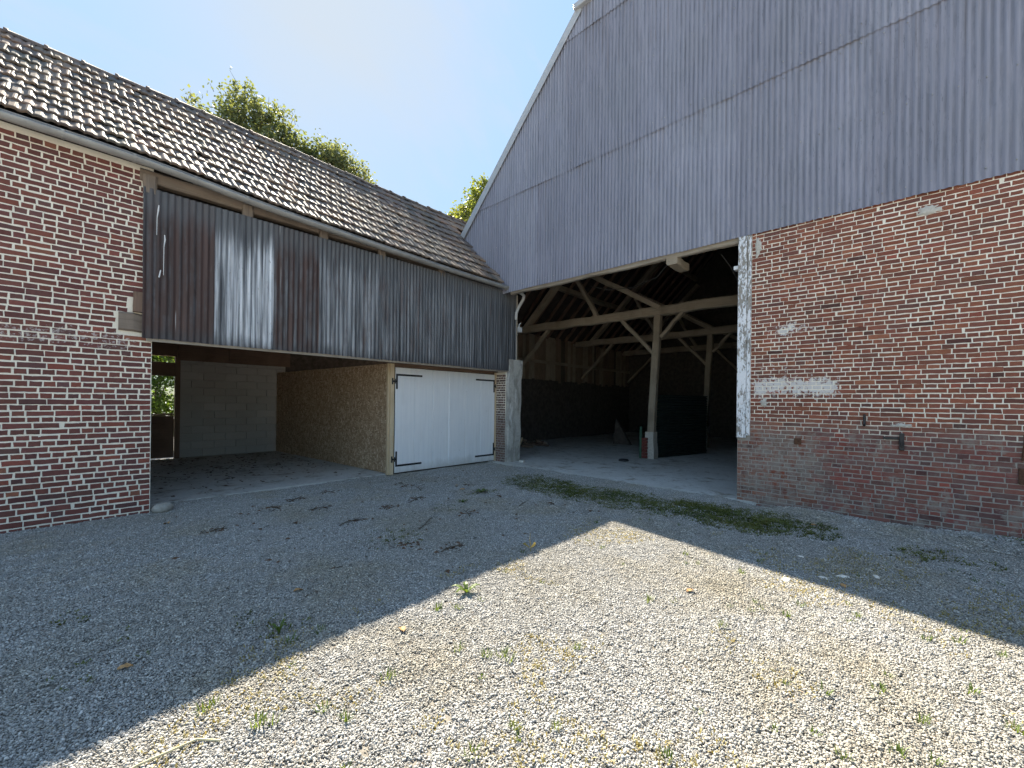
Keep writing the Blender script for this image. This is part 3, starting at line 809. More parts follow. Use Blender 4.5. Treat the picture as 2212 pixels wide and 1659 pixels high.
rd = plank_part('rear_door', 'brown_wood', shed, -6.9, -5.61, 6.05, 6.10, .05, 1.10); rd['label'] = 'dark lower half of the rear opening'
mb = MB(); mb.box(-6.71, .45, .06, 6.09, 2.96, 3.02); mb.build('ceiling', 'dark_boards', shed)
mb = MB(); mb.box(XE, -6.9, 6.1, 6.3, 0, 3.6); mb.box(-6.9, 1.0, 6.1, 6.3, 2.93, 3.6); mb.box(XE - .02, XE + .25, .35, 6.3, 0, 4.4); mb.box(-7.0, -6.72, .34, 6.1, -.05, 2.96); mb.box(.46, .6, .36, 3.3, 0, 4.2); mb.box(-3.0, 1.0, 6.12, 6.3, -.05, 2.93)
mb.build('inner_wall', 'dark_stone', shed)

# chipboard partition and the white double door of the closed bay
part = thing('board_partition', (-2.9, 3, 0), 'tan chipboard partition wall standing beside the white doors', 'partition')
XF, XB = -2.87, -3.27
ys = [.42, 1.66, 2.90, 4.14, 5.38, 6.0]
for a, b in zip(ys, ys[1:]):
    fa, fb = XF + (XB - XF) * (a - .42) / 5.6, XF + (XB - XF) * (b - .42) / 5.6
    for z0, z1 in ((.03, 2.32),):
        mb = MB(); e = .0025
        mb.add([(fa, a + e, z0), (fb, b - e, z0), (fb, b - e, z1), (fa, a + e, z1), (fa + .018, a + e, z0), (fb + .018, b - e, z0), (fb + .018, b - e, z1), (fa + .018, a + e, z1)],
               [(0, 1, 2, 3), (4, 7, 6, 5), (0, 3, 7, 4), (1, 5, 6, 2), (3, 2, 6, 7), (0, 4, 5, 1)])
        mb.build('board_panel', 'osb', part)
mb = MB(); mb.box(-2.885, -2.795, .335, .42, .0, 2.32, ch=.004); o = mb.build('corner_post', 'pale_wood', part)
mb = MB(); mb.box(-2.93, -2.887, .36, .42, .01, 2.32, ch=.003); mb.build('edge_batten', 'pale_wood', part)
for y in (1.2, 2.4, 3.6, 4.8):
    mb = MB(); mb.box(-2.84, -2.78, y, y + .06, .03, 2.32); mb.build('stud', 'pale_wood', part)

def door_leaf(x0, x1, hinge, label):
    d = thing('door', ((x0 + x1) / 2, .33, 0), label, 'door', 'white double doors of the closed bay')
    n = 3 if hinge < 0 else 3; w = (x1 - x0) / n
    for i in range(n):
        mb = MB(); mb.box(x0 + i * w + .0015, x0 + (i + 1) * w - .0015, .335 + .002 * (i % 2), .36, .035, 2.245, ch=.006); mb.build('plank', 'white_door', d)
    sg = 1 if hinge < 0 else -1; xh = x0 if hinge < 0 else x1
    for zb, up in ((2.09, -1), (.185, 1)):
        hb = MB(); hb.box(min(xh + sg*.012, xh + sg*.66), max(xh + sg*.012, xh + sg*.66), .327, .3335, zb - .02, zb + .02, ch=.002)
        st = hb.build('hinge_strap', 'iron', d)
        v = MB(); v.box(min(xh + sg*.012, xh + sg*.052), max(xh + sg*.012, xh + sg*.052), .3275, .3338, min(zb + up*.0205, zb + up*.30), max(zb + up*.0205, zb + up*.30), ch=.002); v.build('strap_arm', 'iron', st)
        pz = zb + up * .14
        pn = MB(); pn.box(min(xh - sg*.075, xh + sg*.015), max(xh - sg*.075, xh + sg*.015), .318, .328, pz - .018, pz + .018, ch=.002); pn.tube([(xh - sg*.015, .318, pz - .05), (xh - sg*.015, .318, pz + .05)], .012, 8)
        pn.box(min(xh - sg*.085, xh - sg*.055), max(xh - sg*.085, xh - sg*.055), .322, .334, pz - .065, pz + .065, ch=.002)
        pn.build('hinge_pin', 'iron', st)
    return d
dl = door_leaf(-2.77, -1.335, -1, 'white door leaf next to the tan chipboard partition')
dr = door_leaf(-1.328, .125, 1, 'white door leaf next to the grey rendered pier')
mb = MB(); mb.box(-1.36, -1.30, .318, .333, .04, 2.24, ch=.003); mb.build('cover_strip', 'white_door', dr)
# frame of the doors belongs to the building
plank_part('door_jamb', 'pale_wood', shed, .135, .195, .31, .40, .0, 2.30); plank_part('door_head', 'brown_wood', shed, -2.79, .13, .36, .44, 2.252, 2.36)
mb = MB(); mb.box(-2.79, .13, .42, .46, 0, 2.3); mb.build('door_backing', 'dark_boards', shed)

# brick infill and rendered pier at the corner
brick_wall(shed, 'pier_brickwork', 'mortar_barn', 'brick_barn', (.15, 0, 0), (0, -1, 0), (-1, 0, 0), -.30, .03, -.05, 2.30, .062, .215, .0125, PAL_DULL, lambda z: -.30, lambda z: .03 + .02 * nz3(0, z, 8, 2), thick=.03)
mb = MB(); n = 16; vs = []
for i in range(n + 1):
    z = -.1 + 2.73 * i / n
    x0, x1, y0, y1 = .165 + .012*nz3(1, z, 0, 1.7), .66 + .03*nz3(2, z, 3, 1.9) + (.05 if z > 2.2 else 0), -.12 + .02*nz3(3, z, 5, 2), .3
    if z > 2.25: x0 = max(x0, .20)
    c = .02
    vs += [(x0, y1, z), (x0, y0 + c, z), (x0 + c, y0, z), ((x0+x1)/2, y0 - .008 + .012*nz3(5, z, 1, 3), z), (x1 - c, y0, z), (x1, y0 + c, z), (x1, y1, z)]
k = 7
mb.add(vs, [(i*k+j, i*k+j+1, (i+1)*k+j+1, (i+1)*k+j) for i in range(n) for j in range(k-1)] + [tuple(n*k+j for j in range(k))])
o = mb.build('pier', 'pier_render', shed, smooth=False); o['label'] = 'grey rendered corner pier with worn patches'

# ------------------------------------------------------------------ the barn
barn = thing('barn', (4, -4, 0), 'tall barn with blue-grey corrugated gable above a red brick wall', 'barn')
YW = -10.5
def rake(y): return 7.63 - 1.02 * y if y > -2.3 else 9.976 + .22 * (-2.3 - y) if y > -6.2 else 10.834 - .22 * (-6.2 - y)
def barn_start(z): return 5.42 if z < 1.0 else 5.60
def barn_pal(s, z):
    return [((.29, .090, .066), 3), ((.25, .090, .074), 3), ((.20, .085, .078), 2.4), ((.15, .08, .075), 1.8), ((.085, .06, .06), .8), ((.35, .095, .065), .7), ((.03, .026, .03), .3)] if z < 1.25 and s > 6.4 else PAL_BARN  # blackest colour stands for the shade inside missing-brick holes
bw = brick_wall(barn, 'front_wall', 'mortar_barn', 'brick_barn', (0, 0, 0), (0, -1, 0), (-1, 0, 0), 5.42, 10.5, -.12, 4.29, .0612, .215, .0100, PAL_BARN, barn_start, lambda z: 10.5,
                pal_fn=barn_pal, label='red brick wall with cream joints, greyer near the ground')

# cladding: three tiers of profiled sheets, the upper tiers lapping over the lower
tiers = [(4.245, 6.66, -.035), (6.58, 9.46, -.05), (9.40, 12.0, -.064)]
W = .836
for ti, (za, zb, xo) in enumerate(tiers):
    s = -2.2; c = 0
    while s < 10.5:
        a, b = s, min(s + W, 10.5) + .04
        lim = lambda q: min(zb, rake(-q) - .03)
        if lim((a+b)/2) > za + .02 or lim(b) > za + .02:
            lo = za
            # trim the sheet where the rake cuts below the tier
            aa = a
            while aa < b and lim(aa) < za + .01: aa += .0095
            if b - aa > .03:
                o = corrugated('cladding_sheet', barn, 'painted_cladding', (xo - .003 * (c % 2), 0, 0), (0, -1, 0), (-1, 0, 0), aa, b, lambda q: za + .008 * nz3(q, za, 1, 1.2), lim, dent=.010, depth=.020, seed=40 + ti * 31 + c, zstep=.2)
        s += W; c += 1
# fixings of the sheets
fx = MB()
for zf in (4.38, 5.45, 6.50, 6.75, 8.0, 9.3):
    y = 2.0
    while y > -10.4:
        if rake(y) > zf + .15 and random.random() < .93:
            xo = -.064 if zf < 6.55 else -.079; yy = round(y / .076) * .076; cy_, cz_ = yy + random.uniform(-.004, .004), zf + random.uniform(-.012, .012)
            ring = [(xo, cy_ + .0065 * math.cos(a), cz_ + .0065 * math.sin(a)) for a in np.linspace(0, 2 * math.pi, 7)[:-1]]
            back_ = [(xo + .03, q[1], q[2]) for q in ring]
            fx.add(ring + back_, [tuple(range(6))] + [(i, (i+1) % 6, 6 + (i+1) % 6, 6 + i) for i in range(6)])
        y -= .228
o = fx.build('fixings', 'zinc', barn); o['kind'] = 'stuff'
# verge trim along the rake, in two lengths, and the cap at its top
def verge(y0, y1, lift=0.0):
    z0, z1 = rake(y0), rake(y1); d = Vector((0, y1 - y0, z1 - z0)).normalized(); n_ = Vector((0, d.z, -d.y)).normalized()
    if n_.z < 0: n_ = -n_
    mb = MB(); a, b = Vector((0, y0, z0)), Vector((0, y1, z1)); vs = []
    prof = [(-.085 - lift, -.15), (-.095 - lift, -.15), (-.095 - lift, .035), (.10, .045), (.10, .03), (-.08 - lift, .02)]
    for p in (a, b):
        for dx, dn in prof: vs.append(p + Vector((dx, 0, 0)) + n_ * dn)
    k = len(prof); mb.add(vs, [(i, (i+1) % k, k+(i+1) % k, k+i) for i in range(k)] + [tuple(range(k)), tuple(range(2*k-1, k-1, -1))]); mb.build('verge_trim', 'flashing', barn)
verge(2.9, -.42); verge(-.40, -2.27, .003)
mb = MB(); mb.box(-.16, .2, -2.62, -2.20, 9.90, 10.02, ch=.01); mb.build('verge_cap', 'flashing', barn)
verge(-2.64, -6.2)
# roof planes
def roof_slab(name, y0, y1, x0=.0, x1=13.3, mat='roof_felt', th=.08):
    mb = MB(); z0, z1 = rake(y0), rake(y1)
    vs = [(x, y, z - t) for x in (x0, x1) for (y, z) in ((y0, z0), (y1, z1)) for t in (0, th)]
    mb.add(vs, [(0, 1, 3, 2), (4, 6, 7, 5), (0, 4, 5, 1), (2, 3, 7, 6), (0, 2, 6, 4), (1, 5, 7, 3)]); return mb.build(name, mat, barn)
roof_slab('roof', 3.45, -2.3); roof_slab('roof', -2.3, -6.2); roof_slab('roof', -6.2, -10.6)
# walls behind
mb = MB(); mb.box(13.0, 13.3, YW, 3.35, 0, 4.4); mb.box(.36, 13.0, YW, YW + .3, 0, 9.95); mb.box(.61, 13.0, 3.25, 3.6, 0, 2.45)
gp = [(13.1, 3.4, 4.0), (13.1, 3.4, rake(3.4)), (13.1, -2.3, rake(-2.3)), (13.1, -6.2, rake(-6.2)), (13.1, YW, rake(YW)), (13.1, YW, 4.0)]
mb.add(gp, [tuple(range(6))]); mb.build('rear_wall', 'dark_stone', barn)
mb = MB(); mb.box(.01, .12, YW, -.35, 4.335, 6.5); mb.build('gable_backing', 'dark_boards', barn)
y_ = None
sw = None
x = .7
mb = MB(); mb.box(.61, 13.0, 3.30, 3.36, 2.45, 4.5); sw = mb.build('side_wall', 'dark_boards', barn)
i = 0
while x < 12.8:
    w = random.uniform(.15, .23)
    if random.random() < .9:
        z0 = 2.45 + random.uniform(-.12, .05); gap = random.random() < .25
        mb = MB(); mb.box(x, x + w - .012, 3.255 + random.uniform(-.012, .012), 3.285, z0, 4.35, ch=.003); mb.build('plank', random.choice(('plank_wood', 'plank_wood', 'old_oak')), sw)
    x += w
mb = MB(); mb.beam((.7, 3.2, 3.18), (12.9, 3.2, 3.18), .08, .12, n=8); mb.build('rail', 'old_oak', barn)
# lintel, its packing block and the white post
mb = MB(); mb.beam((.07, -.3, 4.262), (.07, -3.0, 4.258), .12, .13, n=7, wob=.012); mb.build('lintel', 'grey_wood', barn)
mb = MB(); mb.beam((.07, -3.0, 4.256), (.07, -5.7, 4.25), .12, .14, n=7, wob=.012); mb.build('lintel', 'grey_wood', barn)
mb = MB(); mb.beam((.03, -4.30, 4.15), (.6, -4.30, 4.15), .20, .15, n=3); mb.build('beam_end', 'old_oak', barn)
mb = MB(); mb.box(-.052, .0, -5.545, -5.415, 1.02, 4.245, ch=.006); wp = mb.build('white_post', 'peeling_paint', barn); wp['label'] = 'post with peeling white paint at the edge of the opening'
mb = MB(); mb.box(-.035, .0, -5.602, -5.55, 1.06, 4.24, ch=.004); mb.build('trim_strip', 'peeling_paint', wp)
mb = MB(); mb.box(-.02, .1, -5.415, -5.34, 3.74, 3.80, ch=.004); mb.build('catch', 'white_plastic', wp)
mb = MB(); mb.box(.001, .30, -5.60, -5.42, 1.0, 4.14); mb.build('post_core', 'grey_wood', wp)

# trusses
def truss(X, full):
    mb = MB(); mb.beam((X, 3.2, 4.12), (X, -2.0, 4.11), .2, .25, n=9, wob=.022, ch=.03); mb.build('tie_beam', 'old_oak', barn)
    mb = MB(); mb.beam((X, -2.0, 4.11), (X, -10.2, 4.06), .21, .26, n=10, wob=.02, ch=.03); mb.build('tie_beam', 'old_oak', barn)
    B = lambda nm, p0, p1, w, h: (lambda m_: (m_.beam(p0, p1, w, h, up=(1, 0, 0), n=5, wob=.014, ch=.02), m_.build(nm, 'old_oak', barn)))(MB())
    B('post', (X, -2.28, .72), (X, -2.44, 4.0), .19, .18)
    B('brace', (X, -1.30, 4.02), (X, -2.40, 2.85), .10, .14); B('brace', (X, -3.12, 4.0), (X, -2.52, 3.38), .10, .14)
    B('rafter', (X, 2.45, 4.15), (X, -.55, 7.0), .16, .24); B('strut', (X, .42, 5.75), (X, -.48, 4.22), .12, .16)
    B('strut', (X, .25, 5.85), (X, -2.5, 4.18), .15, .24)
    B('brace', (X, 2.9, 2.6), (X, 1.4, 4.0), .11, .15)
truss(3.7, True); truss(8.0, False); truss(12.2, False)
for X in np.arange(.9, 12.8, .62):
    mb = MB(); mb.beam((X, 3.2, rake(3.2) - .2), (X, -2.2, rake(-2.2) - .2), .09, .12, n=4, wob=.01); mb.build('common_rafter', 'brown_wood', barn)
for y in (1.6, -.2):
    mb = MB(); mb.beam((.3, y, rake(y) - .36), (12.9, y, rake(y) - .36), .16, .18, n=9); mb.build('purlin', 'old_oak', barn)
# foot of the near post: concrete and old brick
for X, show in ((3.7, 1), (8.0, 0)):
    mb = MB(); mb.add(*(lambda w, h: ([(X + a*w*(1.12 if z < .3 else 1), -2.27 + b*w*(1.15 if z < .3 else .95), z) for z in (0.0, .25, .5, h) for a, b in ((-1, -1), (1, -1), (1, 1), (-1, 1))],
           [(i*4+j, i*4+(j+1) % 4, i*4+4+(j+1) % 4, i*4+4+j) for i in range(3) for j in range(4)] + [(12, 13, 14, 15)]))(.125, .76))
    mb.build('post_foot', 'cement', barn)
mb = MB(); 
for i in range(7):
    mb = MB(); mb.box(3.50, 3.60, -2.235 + random.uniform(-.006, .006), -2.085, .03 + i * .082, .03 + i * .082 + .074, ch=.006); mb.build('brick', 'red_brick', barn)
# low screen of ribbed sheet running back from the post
mb = MB(); vs = []; nzr = 120
for i in range(nzr + 1):
    z = .03 + 1.77 * i / nzr
    for x, y in ((3.85, -2.36), (5.0, -2.66), (6.15, -2.95)): vs.append((x, y + .02 * math.cos(2 * math.pi * z / .076), z))
mb.add(vs, [(i*3+j, i*3+j+1, (i+1)*3+j+1, (i+1)*3+j) for i in range(nzr) for j in range(2)])
simple('dark_sheet', (.022, .032, .030), .3, 8, .7, .2)
o = mb.build('ribbed_screen', 'dark_sheet', barn, smooth=True); o.color = (.55, 0, 0, 1)
# pieces fixed to the brick wall
def hook(y, z):
    mb = MB(); mb.tube([(0.0, y, z + .06), (-.03, y, z + .07), (-.035, y, z), (-.045, y, z - .06), (-.075, y, z - .075), (-.09, y, z - .05)], .014, 6); mb.build('wall_hook', 'iron', barn)
hook(-6.99, 1.36)
mb = MB(); mb.box(-.035, .0, -7.385, -7.335, .98, 1.20, ch=.004); mb.box(-.026, -.006, -7.33, -7.18, 1.115, 1.15, ch=.003); mb.tube([(-.03, -7.36, 1.04), (-.09, -7.36, 1.05), (-.09, -7.36, 1.10)], .013, 6); mb.build('wall_anchor', 'iron', barn)
mb = MB(); mb.box(-.03, .0, -8.42, -8.33, .68, .86, ch=.004); mb.tube([(-.02, -8.36, .95), (-.06, -8.37, 1.2), (-.03, -8.37, 1.24)], .012, 6); mb.build('wall_anchor', 'rusty_iron', barn)
mb = MB(); mb.box(-.02, .0, -6.28, -6.19, .97, 1.06, ch=.006); mb.build('rust_blotch', 'rusty_iron', barn)  # thin block standing for a rust blotch on the brick
def blob_patch(y, z, w, h, seed):
    r = random.Random(seed); n = 40; mb = MB(); ring = []; rim = []
    for i in range(n):
        a = 2 * math.pi * i / n; k = .62 + .45 * (nz3(math.cos(a) * 1.4, math.sin(a) * 1.4, seed) + .5) + .45 * nz3(math.cos(a) * 4, math.sin(a) * 4, seed + 3)
        ring.append((-.010, y + w * .9 * k * math.cos(a), z + h * .9 * k * math.sin(a))); rim.append((-.004, y + w * k * math.cos(a), z + h * k * math.sin(a)))
    mb.add([(-.012, y, z)] + ring + rim, [(0, 1+i, 1+(i+1) % n) for i in range(n)] + [(1+i, 1+n+i, 1+n+(i+1) % n, 1+(i+1) % n) for i in range(n)])
    mb.build('cement_patch', 'cement', barn, smooth=True)
for a in ((-7.58, 4.03, .13, .07, 1), (-5.79, 1.58, .065, .07, 2), (-5.69, 4.05, .06, .16, 3), (-7.37, 1.30, .11, .035, 4)): blob_patch(*a)
# loose cable under the lintel
mb = MB(); mb.tube([(.1, -4.2, 4.12), (.3, -3.9, 3.98), (.5, -3.3, 3.93), (.55, -2.7, 4.0), (.5, -2.3, 4.14)], .007, 5); mb.build('cable', 'cable', barn)
mb = MB(); mb.tube([(.15, -5.1, 4.1), (.35, -5.2, 3.9), (.5, -5.35, 3.5), (.5, -5.5, 3.2)], .006, 5); mb.build('cable', 'cable', barn)
# electric box at the corner
eb = thing('junction_box', (.57, -.13, 3.45), 'small grey junction box fixed beside the gutter pipe', 'junction box')
mb = MB(); mb.box(.50, .64, -.14, -.02, 3.36, 3.49, ch=.01); mb.build('case', 'pvc', eb)
mb = MB(); mb.tube([(.56, -.09, 3.49), (.56, -.10, 3.56), (.60, -.12, 3.60)], [.018, .016, .008], 7); mb.build('insulator', 'white_plastic', eb)

ORD = ['first', 'second', 'third', 'fourth', 'fifth', 'sixth', 'seventh', 'eighth', 'ninth', 'tenth', 'eleventh', 'twelfth']
def rank_labels(objs, fmt):
    for i, o in enumerate(sorted(objs, key=lambda q: view_px(q.location)[0])): o['label'] = fmt % ('leftmost' if i == 0 else 'rightmost' if i == len(objs) - 1 else ORD[i] + ' from the left')
# ------------------------------------------------------------------ loose things
def rock(name, loc, size, mat, label, cat, seed, rz=0, group=None):
    mb = MB(); me_v = []; n, k = 8, 12
    for i in range(n + 1):
        th = math.pi * i / n
        for j in range(k):
            ph = 2 * math.pi * j / k; d = Vector((math.sin(th)*math.cos(ph), math.sin(th)*math.sin(ph), math.cos(th)))
            r_ = 1 + .16 * nz3(d.x, d.y, d.z + seed, 1.3); me_v.append((d.x*size[0]*r_, d.y*size[1]*r_, d.z*size[2]*r_))
    mb.add(me_v, [(i*k+j, i*k+(j+1) % k, (i+1)*k+(j+1) % k, (i+1)*k+j) for i in range(n) for j in range(k)])
    o = place(name, mb.mesh(name, mat, smooth=True), None, loc, (0, 0, rz)); return tag(o, label, cat, group)
rock('fieldstone', (-6.54, -.06, .05), (.125, .09, .075), 'stone', 'rounded grey stone at the foot of the brick jamb', 'stone', 3, .4)
mb = MB(); mb.box(-.10, .10, -.055, .055, 0, .09, ch=.014); o = place('stone_block', mb.mesh('stone_block', 'pale_stone'), None, (.52, -.28, -.03), (0, .06, .5)); tag(o, 'small pale stone block lying at the foot of the rendered pier', 'stone')
# firewood heaped in the barn
for i in range(16):
    L = random.uniform(.28, .5); r_ = random.uniform(.03, .06)
    mb = MB(); mb.tube([(-L/2, 0, 0), (0, random.uniform(-.01, .01), .005), (L/2, 0, 0)], [r_, r_*.95, r_*.9], 8)
    o = place('log', mb.mesh('log', random.choice(('bark', 'plank_wood', 'brown_wood'))), None, (2.6 + random.uniform(0, 1.9), 2.2 + random.uniform(-.6, .7), .05 + random.choice((0, 0, .08, .15))), (random.uniform(-.2, .2), random.uniform(-.35, .2), random.uniform(0, 3.1)))
    tag(o, 'short firewood log heaped in the dark left corner of the barn', 'log', 'firewood logs in the barn')
mb = MB(); mb.beam((2.05, 1.25, .1), (2.35, 1.35, .42), .07, .05, n=2, wob=.004); o = mb.build('offcut', 'pale_wood'); tag(o, 'pale timber offcut leaning beside the firewood in the barn', 'timber')
mb = MB(); mb.tube([(3.52, -2.05, .02), (3.52, -2.05, .9)], .035, 10); o = mb.build('standpipe', 'green_paint'); tag(o, 'thin green pipe standing against the foot of the barn post', 'pipe')
mb = MB(); mb.tube([(0, 0, 0), (0, 0, .02), (0, 0, .05)], [.13, .14, .11], 14); o = place('iron_dish', mb.mesh('iron_dish', 'iron', True), None, (2.65, -2.0, .02)); tag(o, 'small dark dish lying on the barn floor left of the post', 'dish')
mb = MB(); mb.add([(6.6, .55, .02), (6.6, -.15, .02), (6.7, .5, .95), (6.75, .55, .02), (6.75, -.15, .02), (6.8, .5, .95)], [(0, 1, 2), (3, 5, 4), (0, 2, 5, 3), (1, 4, 5, 2)]); o = mb.build('metal_wedge', 'dark_stone'); tag(o, 'dark triangular panel standing deep in the barn', 'panel')

# ------------------------------------------------------------------ gravel
def in_yard(x, y):
    return x < -.03 and y < .47 and not (x < -6.64 and y > -.03) and not (x > -2.95 and y > .30) and not (x > .0)
def moss_amt(x, y):
    m = 1.35 * math.exp(-((x + 1.25 + .12 * math.sin(y * 1.3)) / .46) ** 2) * (1 / (1 + math.exp((y + 1.7) * 5))) * (1 / (1 + math.exp((-y - 6.4) * 5)))
    m *= .75 + .7 * nz3(x, y, 11, 1.1) + .5 * nz3(x, y, 2, 3.3)
    for cx_, cy_, r_ in ((-7.39, -3.16, .13), (-7.21, -3.71, .10), (-7.13, -4.06, .09), (-7.36, -4.05, .10), (-4.92, -3.25, .30), (-2.62, -2.18, .22), (-3.72, -2.59, .2), (-.25, -8.3, .22), (-1.35, -7.6, .35), (-6.45, -4.2, .22)):
        m = max(m, 1.0 * math.exp(-((x-cx_)**2 + (y-cy_)**2) / r_**2) * (.7 + .8 * nz3(x, y, 7, 5)))
    return max(0, min(1, m))
gcol = bpy.data.collections.new('gravel_sources')
PEB = [tuple(q * w for q, w in zip(c, (1.0, 1.0, .98))) for c in [(.40, .39, .37), (.46, .445, .42), (.52, .505, .48), (.36, .355, .35), (.30, .295, .29), (.44, .41, .36), (.58, .565, .54), (.22, .215, .21), (.36, .29, .23), (.64, .62, .59)]]
PW = [4, 4, 3, 3, 2, 1.5, 1.5, 1, .35, .7]
phi = (1 + 5 ** .5) / 2
ICO_V = [Vector(v).normalized() for v in ((-1, phi, 0), (1, phi, 0), (-1, -phi, 0), (1, -phi, 0), (0, -1, phi), (0, 1, phi), (0, -1, -phi), (0, 1, -phi), (phi, 0, -1), (phi, 0, 1), (-phi, 0, -1), (-phi, 0, 1))]
ICO_F = [(0,11,5),(0,5,1),(0,1,7),(0,7,10),(0,10,11),(1,5,9),(5,11,4),(11,10,2),(10,7,6),(7,1,8),(3,9,4),(3,4,2),(3,2,6),(3,6,8),(3,8,9),(4,9,5),(2,4,11),(6,2,10),(8,6,7),(9,8,1)]
def subdiv(V, Fc):
    V = list(V); cache = {}; out = []
    def mid(a, b):
        k = (min(a, b), max(a, b))
        if k not in cache: V.append(((V[a] + V[b]) / 2).normalized()); cache[k] = len(V) - 1
        return cache[k]
    for a, b, c in Fc:
        x, y, z = mid(a, b), mid(b, c), mid(c, a); out += [(a, x, z), (b, y, x), (c, z, y), (x, y, z)]
    return V, out
SV, SF = subdiv(ICO_V, ICO_F)
for ci in range(8):
    mb = MB()
    for q in range(78):
        r_ = random.lognormvariate(math.log(.0042), .36); r_ = min(r_, .0115)
        e = Vector((1.25, .95, .72)) * r_; rotm = Matrix.Rotation(random.uniform(0, 6.3), 3, 'Z') @ Matrix.Rotation(random.uniform(-.5, .5), 3, 'X') @ Matrix.Rotation(random.uniform(-.5, .5), 3, 'Y')
        px, py = random.uniform(-.047, .047), random.uniform(-.047, .047); pz = random.uniform(-.004, .013); sd = random.uniform(0, 90)
        col = random.choices(PEB, PW)[0]; kk = random.uniform(.66, 1.18) * .84
        mb.add([rotm @ Vector((v.x*e.x, v.y*e.y, v.z*e.z)) * (1 + .22 * nz3(v.x, v.y, v.z + sd, 1.2)) + Vector((px, py, pz)) for v in SV], SF, None, tuple(c*kk for c in col))
    so_ = bpy.data.objects.new('gravel_cluster', mb.mesh('gravel_cluster', 'pebble', smooth=True, tint=True)); gcol.objects.link(so_)
pts, scl = [], []
def scatter(x0, x1, y0, y1, dens):
    st_ = 1 / math.sqrt(dens)          # jittered grid, so no accidental bare spots
    for ix in range(int((x1-x0) / st_)):
      for iy in range(int((y1-y0) / st_)):
        x, y = x0 + (ix + random.random()) * st_, y0 + (iy + random.random()) * st_
        if not in_yard(x, y): continue
        d = Vector((x - CAM.x, y - CAM.y, 0)); f_ = d.dot(Fv)
        if f_ < .6 or abs(d.dot(Rv)) > 1.45 * f_ + .8: continue
        if random.random() < moss_amt(x, y) * (.45 if y > -4.6 else .85): continue
        if nz3(x, y, 20, 1.2) + .5 * nz3(x, y, 8, 4) > .40 and random.random() < .05: continue      # thin spots showing soil
        pts.append((x, y, ground_z(x, y) + .002)); scl.append(random.uniform(.62, .90) * (1.5 if (x > -.8 and y < -6.0 and random.random() < .6) else 1.0))
scatter(-11, 0, -11, .5, 560)
me = bpy.data.meshes.new('gravel'); me.from_pydata(pts, [], [])
at = me.attributes.new('gs', 'FLOAT', 'POINT'); at.data.foreach_set('value', np.array(scl, dtype=np.float32))
grv = place('gravel', me); tag(grv, 'loose grey gravel covering the yard', 'gravel', kind='stuff')
ng = bpy.data.node_groups.new('gravel_scatter', 'GeometryNodeTree')
ng.interface.new_socket('Geometry', in_out='INPUT', socket_type='NodeSocketGeometry'); ng.interface.new_socket('Geometry', in_out='OUTPUT', socket_type='NodeSocketGeometry')
gi, go = ng.nodes.new('NodeGroupInput'), ng.nodes.new('NodeGroupOutput')
ci_ = ng.nodes.new('GeometryNodeCollectionInfo'); ci_.inputs['Collection'].default_value = gcol; ci_.inputs['Separate Children'].default_value = True; ci_.inputs['Reset Children'].default_value = True
ip = ng.nodes.new('GeometryNodeInstanceOnPoints'); ip.inputs['Pick Instance'].default_value = True
rv_ = ng.nodes.new('FunctionNodeRandomValue'); rv_.data_type = 'FLOAT_VECTOR'; rv_.inputs[0].default_value = (-.06, -.06, 0); rv_.inputs[1].default_value = (.06, .06, 6.283)
ga = ng.nodes.new('GeometryNodeInputNamedAttribute'); ga.data_type = 'FLOAT'; ga.inputs['Name'].default_value = 'gs'
ng.links.new(gi.outputs[0], ip.inputs['Points']); ng.links.new(ci_.outputs[0], ip.inputs['Instance']); ng.links.new(rv_.outputs[0], ip.inputs['Rotation']); ng.links.new(ga.outputs[0], ip.inputs['Scale']); ng.links.new(ip.outputs[0], go.inputs[0])
md = grv.modifiers.new('scatter', 'NODES'); md.node_group = ng

# moss and low green growth between the stones
def blades(mb, x, y, z, n, h, spread, w, lean=.5):
    for _ in range(n):
        a = random.uniform(0, 6.283); r_ = spread * math.sqrt(random.random()); bx, by = x + r_*math.cos(a), y + r_*math.sin(a)
        a2 = a + random.uniform(-.8, .8); hh = h * random.uniform(.5, 1.15); l = lean * hh * random.uniform(.3, 1.2); wd = w * random.uniform(.7, 1.3)
        sx, sy = -math.sin(a2) * wd, math.cos(a2) * wd
        m_ = (bx + math.cos(a2)*l*.4, by + math.sin(a2)*l*.4, z + hh*.65); t_ = (bx + math.cos(a2)*l, by + math.sin(a2)*l, z + hh)
        mb.add([(bx - sx, by - sy, z - .004), (bx + sx, by + sy, z - .004), (m_[0] + sx*.8, m_[1] + sy*.8, m_[2]), (m_[0] - sx*.8, m_[1] - sy*.8, m_[2]), t_], [(0, 1, 2, 3), (3, 2, 4)])
mb = MB()
for i in range(52000):
    x, y = (random.uniform(-2.4, -.3), random.uniform(-6.9, -1.5)) if i < 26000 else (random.uniform(-8, 0), random.uniform(-9, -1))
    if not in_yard(x, y): continue
    m_ = moss_amt(x, y)
    if random.random() < m_ * (.85 if y > -4.6 else .95) * (.75 + .8 * nz3(x, y, 4, 2.0)) and m_ > .12: blades(mb, x, y, ground_z(x, y) + .007, 6, .015 if y > -4.8 else .021, .03, .006, 1.6)
o = mb.build('moss', 'moss'); tag(o, 'dark green moss spreading over the gravel', 'moss', kind='stuff')

